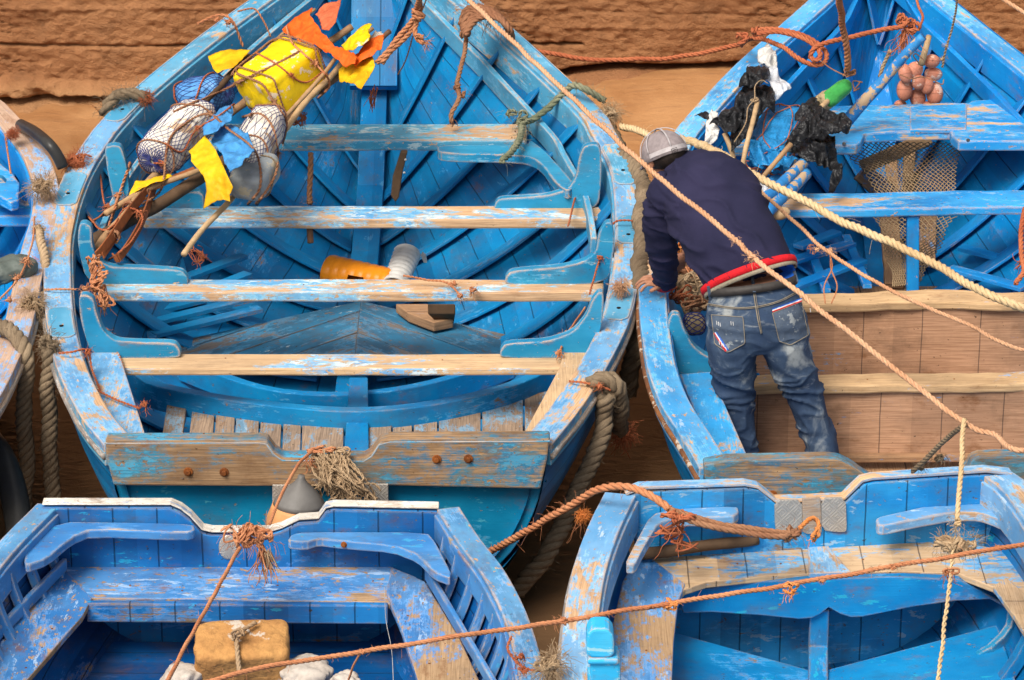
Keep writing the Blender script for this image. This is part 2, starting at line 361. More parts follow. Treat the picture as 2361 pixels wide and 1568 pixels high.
def crumpled(name, c, rough, bs=.9, **k):
    g = G(name); co = g.obj(); co = g.vadd(co, g.vmul(g.n('TexNoise', {'Vector': co, 'Scale': 9.0}, o=1), (.05, .05, .05)))
    v1 = g.n('TexVoronoi', {'Vector': co, 'Scale': 22.0}, feature='DISTANCE_TO_EDGE'); v2 = g.n('TexVoronoi', {'Vector': co, 'Scale': 55.0}, feature='DISTANCE_TO_EDGE')
    v3 = g.n('TexVoronoi', {'Vector': co, 'Scale': 22.0}, feature='F1'); h = g.math('ADD', g.math('MULTIPLY', v1, 1.0), g.math('MULTIPLY_ADD', v2, .5, v3))
    n = g.noise(co, 14, 5); return g.bsdf(g.mix(g.smooth(n, .35, .7), c, tuple(x*.7 for x in c)), rough, h, bs, .012, **k)
M['blackbag'] = crumpled('black_plastic_bag', (.018, .018, .020), .38); M['whitep2'] = crumpled('white_plastic_bag', (.62, .60, .57), .45); M['tarpb2'] = crumpled('bright_blue_plastic', (.02, .22, .50), .36)
M['oflag'] = crumpled('orange_flag_cloth', (.80, .13, .014), .6, .4); M['bflag'] = crumpled('blue_flag_cloth', (.06, .27, .58), .6, .4)
# ------------------------------------------------------------------ render, camera, light
cam = bpy.data.cameras.new('camera'); co = bpy.data.objects.new('camera', cam); COL.objects.link(co); scene.camera = co
co.location = CAM; co.rotation_euler = (R(90)-PITCH, 0, 0); cam.sensor_width = 36; cam.lens = 18/HALF; cam.clip_end = 500
scene.view_settings.view_transform = 'Standard'; scene.view_settings.look = 'None'; scene.view_settings.exposure = 0.55
w = bpy.data.worlds.new('World'); scene.world = w; w.use_nodes = True
nt = w.node_tree; bg = nt.nodes['Background']; sky = nt.nodes.new('ShaderNodeTexSky'); sky.sky_type = 'NISHITA'; sky.sun_disc = False
SUN_EL = R(52); SUN_AZ = R(-150)   # azimuth from +Y, clockwise
sky.sun_elevation = SUN_EL; sky.sun_rotation = SUN_AZ; sky.dust_density = 4.0; sky.air_density = 1.0; sky.ozone_density = .3
hs = nt.nodes.new('ShaderNodeHueSaturation'); hs.inputs['Saturation'].default_value = .30; nt.links.new(sky.outputs[0], hs.inputs['Color']); nt.links.new(hs.outputs[0], bg.inputs[0]); bg.inputs[1].default_value = .118
sl = bpy.data.lights.new('sun', 'SUN'); sl.energy = 2.6; sl.angle = R(26); sl.color = (1, .93, .82)
so = bpy.data.objects.new('sun', sl); COL.objects.link(so)
sd = V((math.sin(SUN_AZ)*math.cos(SUN_EL), math.cos(SUN_AZ)*math.cos(SUN_EL), math.sin(SUN_EL)))
so.rotation_euler = sd.to_track_quat('Z', 'Y').to_euler(); so.location = (0, 0, 20)
scene.cycles.max_bounces = 8
# ------------------------------------------------------------------ wall, mud, water
def fbm(p, o=4, lac=2.1): return noise.fractal(p, 1.0, lac, o)
g = G('earthen_wall'); co_ = g.obj()
n1 = g.noise(g.vmul(co_, (1, 1, 1.4)), 5, 9, .68, .3); n2 = g.noise(co_, 1.1, 6, .6); n3 = g.noise(g.vmul(co_, (1, 1, 1.4)), 38, 6, .72)
wc = g.mix(g.smooth(n2, .32, .68), (.28, .118, .048), (.38, .175, .075)); wc = g.mix(g.smooth(n1, .5, .75, 0, .6), wc, (.16, .075, .035)); wc = g.mix(g.smooth(n3, .55, .8, 0, .5), wc, (.12, .07, .045)); wc = g.mix(g.smooth(n3, .40, .22, 0, .5), wc, (.46, .30, .18))
sz_ = g.n('SeparateXYZ', {0: g.n('NewGeometry', o=0)}, o=2)
n4 = g.noise(g.vmul(co_, (.6, 1, 3.0)), 2.2, 5, .6)
wc = g.mix(g.smooth(g.math('MULTIPLY_ADD', n4, .10, sz_), .17, .08, 0, .85), wc, (.42, .215, .095))
MW = g.bsdf(wc, .92, g.math('ADD', n1, g.math('MULTIPLY', n3, .7)), .9, .035)
b = MB(); rows = []
def zfoot(x): return -.02+.09*math.tanh((x-.2)*3)+.012*math.sin(x*5)
zs = [-.3+.0085*i for i in range(115)]+[.72+.3*i for i in range(15)]
for z in zs:
    row = []
    for k in range(700):
        x = -5.5+11.5*k/699
        n = fbm(V((x*1.1, z*2.4, 3)), 5); m = fbm(V((x*6, z*9, 8)), 4)
        y = 5.52+.022*n-.014*m-.013*fbm(V((x*22, z*26, 1)), 3)-.006*noise.noise(V((x*60, z*60, 0)))
        # courses: a horizontal ledge crack, a bulging foot
        c1 = .285+.008*math.sin(x*2)+.012*n if x < .4 else .47+.01*math.sin(x*3)+.01*n
        y += (.05 if x < .4 else .012)*math.exp(-((z-c1)/.008)**2)*(.7+.5*n)
        y -= .008*(1 if z < c1 else 0)*min(1, (c1-z)/.05)
        y -= .010*math.exp(-((z-(.395 if x > .3 else .505))/.012)**2)
        zf = zfoot(x)+.10
        if z < zf: y -= .10*min(1, (zf-z)/.05)*(1+m*.8)
        if x < .5: y -= .07*max(0, min(1, (.10+.04*n-z)/.05))*(1+.9*m)
        und = math.exp(-((z-zf)/.02)**2)*(.12+.18*max(0, n+.2)); y += und
        y += .015*math.exp(-((x*.9+.2*m)%1.3/.02)**2)
        row.append(V((x, y, z)))
    rows.append(row)
b.grid(rows, flip=True)
tag(b.build('wall', MW), 'rough brown earthen quay wall with layered courses behind the boats', 'wall')
g = G('wet_mud'); co_ = g.obj(); n1 = g.noise(g.vmul(co_, (1, 1, 1)), 2.2, 7, .62, .5); n2 = g.noise(co_, 30, 6, .7); n3 = g.noise(g.vmul(co_, (.5, 2, 1)), 7, 5, .65)
mc = g.mix(g.smooth(n1, .35, .65), (.33, .155, .062), (.42, .215, .09)); mc = g.mix(g.smooth(n3, .52, .72, 0, .5), mc, (.26, .13, .06)); mc = g.mix(g.smooth(n2, .60, .74, 0, .35), mc, (.2, .11, .06))
rg = g.smooth(n1, .35, .7, .38, .75)
MM = g.bsdf(mc, rg, g.math('ADD', g.math('MULTIPLY', n2, .35), n3), .8, .012)
b = MB(); rows = []
for j in range(130):
    t = j/129; y = -26+31.75*t if False else lerp(-9, 5.8, t); row = []
    for k in range(200):
        x = -7+14*k/199
        base = -.12
        if y > 2.6:
            s_ = min(1, (y-2.6)/3.0); sl_ = s_*s_*(3-2*s_)
            base += sl_*(.165+.10*math.tanh((x-.2)*2))
        row.append(V((x, y, base+.012*fbm(V((x*3, y*3, 0)), 5)+.03*fbm(V((x*.8, y*.8, 4)), 3))))
    rows.append(row)
b.grid(rows, flip=True)
# skirt: far ground sheet
tag(b.build('mud_ground', MM), kind='structure')
b = MB(); b.poly([V((-60, -60, -.5)), V((60, -60, -.5)), V((60, 60, -.5)), V((-60, 60, -.5))], V((0, 0, -.2)))
tag(b.build('ground', MM), kind='structure')
g = G('muddy_water'); co_ = g.obj(); n1 = g.noise(g.vmul(co_, (1.2, 2.4, 1)), 9, 6, .6, .6); n2 = g.noise(co_, .8, 3)
MWa = g.bsdf(g.mix(g.smooth(n2, .3, .7), (.17, .092, .046), (.25, .145, .075)), .10, n1, .35, .012)
b = MB(); b.grid([[V((-20+40*k/40, y, -.03)) for k in range(41)] for y in [-20+24.2*j/40 for j in range(41)]], flip=True)
tag(b.build('water', MWa, smooth=True), kind='structure')
# ------------------------------------------------------------------ boat builder
def section(Lp, Rp, zk, vee, t, inset=0.0):
    """t in -1..1 across the hull from left rail to right rail; returns point"""
    c = (Lp+Rp)/2; h = (Rp-Lp)/2; hl = h.length
    a = abs(t); ph = (1-a)*math.pi/2
    e = math.cos(ph)**.50; vv = a**.9
    x = lerp(e, vv, vee); z = math.sin(ph)**1.15 if vee < 1 else 1-a
    z = lerp(math.sin(ph)**.85, 1-a, vee)
    k = max(0, 1-inset/max(hl, 1e-3)) if inset else 1
    q = c+h*(math.copysign(1, t)*x*k)
    zz = c.z-(c.z-zk-inset*1.2)*z
    return V((q.x, q.y, zz))
def side_tangent(path, i):
    n = len(path); return (path[min(i+1, n-1)]-path[max(i-1, 0)]).normalized()
def rail_frames(path, inward):
    out = []
    for i in range(len(path)):
        t = side_tangent(path, i); t.z = 0; t.normalize(); s_ = V((t.y, -t.x, 0))
        if s_.dot(inward) < 0: s_ = -s_
        out.append(s_)
    return out
class Boat:
    def __init__(s, name, label, Lr, Rr, keel, vee, mats, N=46, capw=.105, caph=.035, inwh=.13, ribs=(.40, .12, .014), railr=.013, rail='rail', ribfrac=.98, rib0=None):
        s.m = mats; s.N = N
        L = resample(catmull(Lr, .05), N); Rr_ = resample(catmull(Rr, .05), N)
        s.L, s.R = L, Rr_
        base = V(((L[0].x+Rr_[0].x)/2, L[0].y, 0))
        s.root = empty(name, base, label, 'boat', 'blue wooden fishing boats')
        s.keel, s.vee = keel, vee
        K = 28
        zk = [keel(i/(N-1)) for i in range(N)]; ve = [vee(i/(N-1)) for i in range(N)]
        s.zk, s.ve = zk, ve
        b = MB()
        outr = [[section(L[i], Rr_[i], zk[i]-.03, ve[i], -1+2*j/K) for j in range(K+1)] for i in range(N)]
        inn = [[section(L[i], Rr_[i], zk[i], ve[i], -1+2*j/K, .045) - V((0, 0, .02)) for j in range(K+1)] for i in range(N)]
        b.grid(outr, flip=False); b.grid(inn, flip=True)
        s.hull = b.build('hull', mats['hull'], s.root)
        s.inn = inn
        # caps
        for side, path in ((1, L), (-1, Rr_)):
            inw = V((side, 0, 0)); fr = rail_frames(path, inw)
            b = MB(); cp = [p+f*(capw/2-.012)-V((0, 0, caph/2)) for p, f in zip(path, fr)]
            sp_ = int(N*mats.get('split', 1))
            b.sweep(cp[:sp_+1], capw, caph, side=fr[:sp_+1]); b.build('gunwale_cap', mats['cap'], s.root, smooth=False, bevel=.005)
            if sp_ < N-1:
                b = MB(); b.sweep([q-V((0, 0, .002)) for q in cp[sp_:]], capw-.004, caph, side=fr[sp_:]); b.build('gunwale_cap', mats['cap2'], s.root, smooth=False, bevel=.005)
            b = MB(); cp = [p+f*(capw-.012)-V((0, 0, caph*.6+inwh/2))-f*.004 for p, f in zip(path, fr)]
            b.sweep(cp, .028, inwh, side=fr); b.build('inwale', mats['inw'], s.root, smooth=False, bevel=.004)
            b = MB(); b.tube([p-f*.012-V((0, 0, .05)) for p, f in zip(path, fr)], railr, 8); b.build('rub_rail', M[rail], s.root)
            b = MB(); b.sweep([p-f*.002-V((0, 0, .045)) for p, f in zip(path, fr)], .02, .085, side=fr); b.build('sheer_strake', mats.get('strake', mats['cap']), s.root, smooth=False, bevel=.004)
        # ribs
        if ribs:
            sp, rw, rd = ribs; cum = [0]
            for i in range(1, N): cum.append(cum[-1]+(((L[i]+Rr_[i])-(L[i-1]+Rr_[i-1]))/2).length)
            d = sp*.8 if rib0 is None else rib0
            while d < cum[-1]-.25:
                i = max(k for k in range(N) if cum[k] <= d); f = (d-cum[i])/(cum[i+1]-cum[i])
                Lp, Rp = L[i].lerp(L[i+1], f), Rr_[i].lerp(Rr_[i+1], f)
                z_, v_ = lerp(zk[i], zk[i+1], f), lerp(ve[i], ve[i+1], f)
                for s_ in (-1, 1):
                    path = [section(Lp, Rp, z_, v_, s_*(.955-(ribfrac-.045)*j/14), .045+rd/2) for j in range(15)]
                    ax = (Rp-Lp).normalized()
                    fwd = V((0, 0, 1)).cross(ax).normalized()
                    b = MB(); b.sweep(path, rw, rd, side=fwd, up=V((0, 0, 1)))
                    b.build('rib', mats['rib'], s.root, smooth=False, bevel=.003)
                d += sp
    def beam(s, name, p0, p1, w_, h, mat, **k):
        b = MB(); b.box(p0, p1, w_, h); return b.build(name, mat, s.root, smooth=False, bevel=.006, **k)
    def thwart(s, xl, xr, yb, yf, yb2, z, mat, name='thwart', dl=0, wav=1.6):
        """board seen between rows yb (back edge), yf (front edge), yb2 (bottom)"""
        zf = lambda a: z
        b = MB(); n = 24; rows = []
        th = P(1180, yf, z).y
        # thickness from front face rows
        f0 = P((xl+xr)/2, yf, z); f1 = Q((xl+xr)/2, yb2, f0.y); h = f0.z-f1.z
        for i in range(n+1):
            t = i/n; x = lerp(xl, xr, t)
            wob = wav*noise.noise(V((x*.012, yb*.1, 0)))
            pb = P(x, yb+dl*t+wob, z); pf = P(x, yf+dl*t+wob*.6, z)
            hh = h*(1+.1*noise.noise(V((x*.006, yb, 2))))
            rows.append([pf, pb, pb-V((0, 0, hh)), pf-V((0, 0, hh))])
        b.grid(rows, closed=True, caps=True)
        return b.build(name, mat, s.root, smooth=False, bevel=.009)
    def plate(s, name, pts, z, h, mat, bevel=.006, parent=None, uax=None):
        b = MB(); b.poly([P(x, y, z) if len((x, y)) else None for x, y in pts], V((0, 0, -h)), uax); return b.build(name, mat, parent or s.root, smooth=False, bevel=bevel)
    def knee(s, pts, Y, th, mat, name='thwart_knee'):
        b = MB(); b.poly([Q(x, y, Y) for x, y in rnd(pts)], V((0, th, 0))); return b.build(name, mat, s.root, smooth=False, bevel=.005)
def rnd(pts, k=3):
    """corner-cut outline once or twice for soft timber shapes"""
    for _ in range(k):
        out = []
        for a, b_ in zip(pts, pts[1:]+pts[:1]):
            out.append((a[0]*.82+b_[0]*.18, a[1]*.82+b_[1]*.18)); out.append((a[0]*.18+b_[0]*.82, a[1]*.18+b_[1]*.82))
        pts = out
    return pts
def bolt(parent, p, r, mat, name='bolt', n=V((0, -1, 0))):
    b = MB(); b.tube([p, p+n*.006], r*1.5, 10); b.tube([p, p+n*.018], r*.8, 8); return b.build(name, mat, parent, smooth=False, bevel=.002)
def cap_pad(boat, path, inw, s0, s1, capw, mat, hole=True):
    n = len(path); full = resample(path, 200); fr = rail_frames(full, inw)
    seg = list(range(int(s0*199), int(s1*199)+1)); rows = []
    for q, i in enumerate(seg):
        t = q/(len(seg)-1); e = min(1, math.sqrt(max(0, 1-(max(0, .12-t)/.12)**2)), math.sqrt(max(0, 1-(max(0, t-.88)/.12)**2)))
        w2 = max(.02, (capw-.012)/2*(.55+.45*e)); c = full[i]+fr[i]*(capw/2-.012)
        rows.append([c-fr[i]*w2, c+fr[i]*w2, c+fr[i]*w2+V((0, 0, .006)), c-fr[i]*w2+V((0, 0, .006))])
    b = MB(); b.grid(rows, closed=True, caps=True, flip=True); o = b.build('cap_patch', mat, boat.root, smooth=False, bevel=.003)
    if hole:
        i = seg[int(len(seg)*.35)]; c = full[i]+fr[i]*(capw/2-.012)+V((0, 0, .006))
        b = MB(); b.tube([c, c+V((0, 0, .003))], .009, 10); b.build('bolt_hole', M['void'], o)
def line(pts, zf): return [PF(x, y, zf) for x, y in pts]
# ================================================================== boat A (centre)
zA = interp([(-1.2, .80), (0, .775), (1, .81), (2, .90), (3, 1.05), (4, 1.24), (4.6, 1.34)])
LA = line([(247, 1024), (200, 968), (157, 892), (130, 822), (114, 745), (107, 656), (108, 560), (119, 500), (133, 450), (160, 388), (197, 330), (233, 283), (317, 200), (453, 90), (583, -5), (720, -100)], zA)
RA = line([(1264, 1024), (1320, 956), (1367, 888), (1417, 800), (1450, 722), (1468, 630), (1473, 540), (1467, 430), (1450, 368), (1414, 305), (1390, 262), (1317, 190), (1234, 114), (1180, 66), (1095, -5), (965, -110)], zA)
bowA = P(845, -185, 1.34); LA.append(bowA); RA.append(bowA+V((.02, 0, 0)))
matsA = dict(split=.60, cap2=M['capA'], hull=M['hullA'], cap=M['capA2'], inw=M['inwA'], rib=M['ribA'], strake=M['inwA'])
A = Boat('fishing_boat', 'large teal-blue open boat in the centre with a pile of netted floats', LA, RA,
         interp([(0, .13), (.3, .04), (.7, .05), (.88, .2), (1, 1.2)]), interp([(0, .12), (.22, .12), (.42, .5), (.62, .82), (.8, .95), (1, 1)]), matsA, N=60, capw=.115)
for path, inw, segs in ((A.L, V((1, 0, 0)), ((.20, .255), (.44, .50), (.595, .65))), (A.R, V((-1, 0, 0)), ((.23, .29), (.37, .42), (.475, .55)))):
    for s0, s1 in segs: cap_pad(A, path, inw, s0, s1, .115, M['capA'])
A.thwart(420, 1215, 285, 323, 349, .80, M['thwA2'])
A.thwart(330, 1392, 474, 504, 528, .70, M['thwA'])
A.thwart(225, 1392, 643, 672, 697, .665, M['thwA'])
A.thwart(262, 1315, 815, 848, 867, .665, M['thwA3'])
Y1, Y2, Y3, Y4 = P(0, 300, .80).y, P(0, 480, .70).y, P(0, 655, .665).y, P(0, 826, .665).y
A.knee([(1140, 491), (1140, 472), (1150, 459), (1200, 456), (1260, 452), (1310, 437), (1328, 410), (1336, 360), (1345, 340), (1362, 333), (1385, 336), (1388, 400), (1380, 491)], Y2, .05, M['kneeA'])
A.knee([(1165, 659), (1165, 640), (1178, 625), (1290, 617), (1345, 604), (1372, 585), (1380, 540), (1395, 514), (1412, 512), (1418, 560), (1405, 659)], Y3, .05, M['kneeA'])
A.knee([(1153, 827), (1153, 808), (1166, 793), (1262, 788), (1320, 768), (1352, 730), (1366, 690), (1380, 674), (1393, 676), (1390, 740), (1366, 827)], Y4, .05, M['kneeA'])
A.knee([(433, 660), (433, 640), (418, 624), (330, 618), (250, 616), (222, 595), (212, 560), (212, 525), (198, 514), (182, 516), (178, 560), (200, 660)], Y3, .05, M['kneeA'])
A.knee([(416, 828), (416, 808), (402, 791), (330, 790), (268, 787), (238, 765), (222, 720), (216, 690), (200, 680), (181, 682), (185, 740), (212, 828)], Y4, .05, M['kneeA'])
A.knee([(240, 340), (262, 334), (280, 338), (292, 380), (300, 455), (262, 470), (248, 400)], Y2-.1, .05, M['kneeA'], 'rail_knee')
A.knee([(470, 470), (470, 452), (455, 440), (380, 458), (340, 478), (345, 500), (470, 500)], Y2, .05, M['kneeA'])
A.plate('lodging_knee', rnd([(1006, 334), (1216, 334), (1222, 320), (1262, 352), (1330, 428), (1308, 440), (1280, 420), (1245, 372), (1205, 356), (1012, 353)], 2), .795, .045, M['kneeA'])
# stringers in the bow
def stringer(bt, t, f0, f1, w_, mat):
    n = bt.N; path = []; sdv = []
    for i in range(int(n*f0), int(n*f1)):
        p = section(bt.L[i], bt.R[i], bt.zk[i], bt.ve[i], t, .09); path.append(p)
        ax = (bt.R[i]-bt.L[i]).normalized()*math.copysign(1, t); sdv.append(ax)
    b = MB(); b.sweep(path, .028, w_, side=sdv); b.build('stringer', mat, bt.root, smooth=False, bevel=.004)
stringer(A, .83, .42, .93, .10, M['inwA']); stringer(A, -.83, .42, .93, .10, M['inwA'])
b = MB(); b.sweep([V((-.70, y, z)) for y, z in ((-.6, .12), (.5, .13), (1.6, .13), (2.5, .15), (3.2, .24), (3.8, .52), (4.2, .9), (4.42, 1.28))], .13, .10, side=V((1, 0, 0)), up=V((0, -.5, 1))); b.build('keelson', M['hullA'], A.root, smooth=False, bevel=.004)
b = MB(); b.sweep([V((-.70, y, z)) for y, z in ((3.72, .62), (4.0, .9), (4.26, 1.28))], .24, .05, side=V((1, 0, 0)), up=V((0, -.5, 1))); b.build('stem_block', M['hullA'], A.root, smooth=False, bevel=.004)
# chevron sole
cx = P(825, 760, .27).x
def clip(poly, n, d):
    out = []
    for a_, b_ in zip(poly, poly[1:]+poly[:1]):
        da, db = a_.dot(n)-d, b_.dot(n)-d
        if da <= 0: out.append(a_)
        if da*db < 0: out.append(a_.lerp(b_, da/(da-db)))
    return out
for side in (-1, 1):
    for k in range(12):
        y0 = 2.05-.26*k
        pts = [V((cx, y0, .272)), V((cx+side*1.1, y0-1.05, .272)), V((cx+side*1.1, y0-1.05-.247, .272)), V((cx, y0-.247, .272))]
        nn_ = V((side*.62, 1, 0)); pts = clip(pts, nn_, V((cx, 1.66, 0)).dot(nn_))
        pts = clip(pts, V((side, 0, 0)), side*cx+.84); pts = clip(pts, V((0, -1, 0)), -.92)
        if len(pts) < 3: continue
        b = MB(); b.poly(pts, V((0, 0, -.02)), V((side, -.95, 0))); b.build('sole_board', M['floorA'], A.root, smooth=False, bevel=.003)
b = MB()
for k, (x0, y0, x1, y1) in enumerate([(337, 722, 470, 690), (345, 745, 580, 688), (352, 772, 600, 712), (430, 640, 562, 590), (480, 668, 572, 632)]):
    z = .34 if k < 3 else .42
    b.box(P(x0, y0, z), P(x1, y1, z), .055, .02)
b.sweep([P(335, 715, .33), P(352, 785, .33)], .04, .03); b.sweep([P(415, 600, .40), P(440, 700, .33)], .03, .03)
b.build('slat_rack', M['ribA'], A.root, smooth=False, bevel=.002)
# stern platform and curved risers
ptop = [(365, 1045), (398, 925), (420, 985), (440, 923), (530, 940), (650, 966), (760, 978), (860, 976), (980, 966), (1110, 944), (1240, 915), (1215, 1060)]
edge = interp([(355, 900), (398, 915), (480, 932), (560, 945), (650, 966), (760, 978), (860, 976), (980, 966), (1110, 940), (1240, 905), (1300, 880)])
xs = [355, 388, 440, 487, 530, 588, 645, 692, 790]
def splank(x0, x1, sk0, sk1, mat=None, name='stern_plank', dz=0):
    pts = [(x0+sk0, edge(x0)), (x1+sk1, edge(x1)), (x1, 1150), (x0, 1150)]
    return A.plate(name, [(a, b_) for a, b_ in pts], .40+dz, .022, mat or M['plankA'], .003, uax=V((0, 1, 0)))
for a_, b_, s0, s1 in ((352, 400, 38, 33), (420, 480, 26, 16), (484, 530, 16, 13), (534, 588, 12, 10), (592, 642, 10, 7), (646, 690, 8, 4), (694, 790, 3, 2), (850, 902, 0, 0), (906, 950, 0, 0), (954, 1008, 0, 0), (1012, 1108, 0, 0), (1112, 1206, 0, 0), (1210, 1260, 0, 20)):
    splank(a_, b_, s0, s1, dz=random.Random(a_).uniform(-.004, .004))
A.plate('stern_strap', [(806, 870), (848, 870), (852, 1150), (786, 1150)], .425, .022, M['ribA'], .004, uax=V((0, 1, 0)))
def arc(pts, z, w_, h, mat, name):
    b = MB(); p = catmull([P(x, y, z) for x, y in pts], .08); b.sweep(p, w_, h); return b.build(name, mat, A.root, smooth=False, bevel=.005)
arc([(300, 860), (345, 905), (440, 930), (560, 950), (700, 966), (830, 972), (960, 962), (1090, 938), (1200, 905), (1310, 850)], .42, .05, .11, M['ribA'], 'curved_riser')
arc([(420, 850), (500, 882), (600, 915), (700, 930), (830, 930), (960, 912), (1080, 880), (1180, 845)], .30, .04, .10, M['ribA'], 'curved_floor_frame')
A.plate('stern_side_deck', [(196, 812), (275, 812), (290, 860), (360, 1080), (300, 1080), (232, 930)], .69, .03, M['capA2'], .005, uax=V((0, 1, 0)))
A.plate('stern_side_deck', [(1288, 850), (1300, 812), (1385, 812), (1330, 930), (1262, 1060), (1175, 1060)], .69, .03, M['thwA3'], .005, uax=V((0, 1, 0)))
# transom
YT = A.L[0].y-.02
lowpts = [(250, 1110), (1262, 1110)]
sec = [section(A.L[0], A.R[0], A.zk[0], A.ve[0], -1+2*j/30) for j in range(31)]
b = MB(); b.poly([V((p.x, YT+.04, min(p.z, .64)-.005)) for p in sec][::1], V((0, .05, 0))); b.build('transom', M['transA'], A.root, smooth=False, bevel=.005)
top = [(243, 1015), (600, 1014), (616, 1017), (632, 1040), (652, 1054), (840, 1056), (858, 1045), (876, 1018), (900, 1012), (1268, 1010), (1262, 1060), (1246, 1128), (880, 1120), (560, 1122), (262, 1120), (245, 1060)]
b = MB(); b.poly([Q(x, y, YT-.03) for x, y in top], V((0, .075, 0))); tb = b.build('transom_beam', M['sternA'], A.root, smooth=False, bevel=.008)
b = MB(); b.sweep([Q(x, y, YT+.008)+V((0, 0, .003)) for x, y in top[:10]], .078, .008, side=V((0, 1, 0))); b.build('transom_edge', M['capA'], A.root, smooth=False, bevel=.003)
for x, y in ((434, 1087), (517, 1088), (1007, 1058), (1080, 1057)): bolt(tb, Q(x, y, YT-.03), .012, M['rust'])
b = MB(); b.tube(catmull([P(232, 1015, .76), P(252, 1040, .73), P(290, 1050, .73), P(352, 1051, .73)], .03), .012, 8, sq=1.4); b.build('corner_strap', M['railrust'], A.root)
b = MB(); b.tube(catmull([P(1160, 1046, .73), P(1235, 1042, .73), P(1268, 1030, .75)], .03), .011, 8); b.build('corner_strap', M['rail'], A.root)
for x0, x1, y0, y1 in ((628, 705, 1118, 1170), (840, 895, 1116, 1165)):
    b = MB(); b.poly([Q(x0, y0, YT-.035), Q(x1, y0, YT-.035), Q(x1, y1, YT-.035), Q(x0, y1, YT-.035)], V((0, .078, 0))); b.build('metal_patch', M['plate'], A.root, smooth=False, bevel=.003)
# green bottom band outside, on the starboard quarter
K = 28; b = MB()
rows = []
for i in range(0, 16):
    rows.append([section(A.L[i], A.R[i], A.zk[i]-.045, A.ve[i], t_)+V((.004, 0, -.004)) for t_ in [.05+.45*j/8 for j in range(9)]])
b.grid(rows); b.build('bottom_paint', M['green'], A.root)
# ================================================================== boat B (right)
zB = interp([(-1.5, .80), (0, .79), (1, .83), (2, .92), (3, 1.06), (4, 1.24), (4.6, 1.34)])
LB = line([(1619, 1078), (1580, 1010), (1529, 928), (1500, 850), (1486, 764), (1480, 700), (1479, 600), (1490, 500), (1512, 410), (1540, 335), (1578, 280), (1691, 158), (1801, 60), (1874, -5), (1960, -90)], zB)
bowB = P(2078, -165, 1.34)
a0 = V((1.88, 4.4, 0)); a1 = V((1.56, -1.4, 0)); ad = (a0-a1).normalized(); pr = V((ad.y, -ad.x, 0))
def mirror(p, a, d, pr_):
    o = V((p.x-a.x, p.y-a.y, 0)); return V((a.x, a.y, 0))+d*o.dot(d)-pr_*o.dot(pr_)+V((0, 0, p.z))
RB = [mirror(p, a1, ad, pr) for p in LB]
LB.append(bowB); RB.append(bowB+V((.02, 0, 0)))
matsB = dict(hull=M['hullB'], cap=M['capB'], inw=M['ribB'], rib=M['ribB'], strake=M['capB'])
B = Boat('fishing_boat', 'bright blue boat on the right with bare timber thwarts, a man standing inside', LB, RB,
         interp([(0, .14), (.3, .08), (.7, .08), (.88, .2), (1, 1.2)]), interp([(0, .15), (.22, .12), (.42, .5), (.62, .82), (.8, .95), (1, 1)]), matsB, N=60, capw=.115, rail='railrust', rib0=3.35)
B.plate('bow_thwart', [(1690, 300), (1780, 255), (1945, 243), (2093, 240), (2180, 236), (2233, 237), (2240, 232), (2290, 228), (2400, 300), (2560, 330), (2430, 325), (2210, 325), (2194, 312), (2190, 300), (2090, 302), (1993, 307), (1985, 326), (1975, 334), (1690, 338)], .86, .05, M['thwB'], .008)
B.plate('thwart_plank', [(2097, 244), (2230, 239), (2228, 298), (2098, 299)], .866, .02, M['thwB'], .004)
for x, y in ((1946, 331), (2232, 323)): bolt(B.root, Q(x, y, P(x, 334, .86).y-.001), .006, M['steel'])
B.thwart(1780, 2560, 446, 484, 505, .74, M['thwB'], dl=-12, wav=5)
B.thwart(1660, 2700, 674, 702, 722, .64, M['woodB'], dl=-10, wav=9)
B.thwart(1700, 2690, 862, 890, 911, .58, M['woodB'], dl=-8, wav=7)
B.beam('stanchion', Q(2104, 495, P(0, 480, .74).y+.05), Q(2104, 700, P(0, 480, .74).y+.05), .055, .055, M['ribB'])
b = MB(); b.poly([P(1660, 660, .20), P(2690, 660, .20), P(2660, 1170, .20), P(1640, 1170, .20)], V((0, 0, -.02)), V((0, 1, 0))); b.build('sole', M['soleB'], B.root, smooth=False)
for yr, zt, zb_, xl in ((705, .60, .16, 1690), (893, .545, .25, 1743)):
    yy = P(0, yr, zt+.03).y+.035
    a_ = Q(xl, 800, yy).x; c_ = Q(2730, 800, yy).x; n_ = 7
    bb_ = MB(); bb_.poly([V((a_, yy, zb_)), V((c_, yy, zb_)), V((c_, yy, zt)), V((a_, yy, zt))], V((0, .022, 0))); bb_.build('bulkhead', M['bulkB'], B.root, smooth=False, bevel=.003)
B.beam('floor_bearer', P(1745, 1056, .255), P(2700, 1050, .255), .05, .03, M['soleB'])
B.beam('stern_post_edge', P(1743, 868, .57), P(1743, 868, .25), .03, .03, M['ribB'])
Yk = P(0, 868, .58).y
B.knee([(1536, 858), (1541, 800), (1539, 745), (1549, 724), (1568, 726), (1578, 760), (1600, 800), (1635, 825), (1720, 832), (1740, 850), (1740, 872), (1560, 872)], Yk, .05, M['kneeA'])
B.plate('stern_side_deck', [(1566, 862), (1645, 856), (1660, 905), (1745, 1100), (1668, 1100)], .62, .03, M['thwB'], .005, uax=V((0, 1, 0)))
for x0, y0, x1, y1 in ((1840, 570, 1930, 535), (1800, 610, 1965, 560), (1820, 665, 1990, 600), (2215, 570, 2361, 610), (2190, 618, 2361, 665)):
    b = MB(); b.box(P(x0, y0, .38), P(x1, y1, .38), .06, .02); b.build('slat', M['ribB'], B.root, smooth=False, bevel=.003)
b = MB(); b.box(P(1862, 560, .36), P(1905, 670, .36), .04, .02); b.box(P(1950, 545, .36), P(2000, 660, .36), .04, .02); b.build('slat_bearer', M['ribB'], B.root, smooth=False)
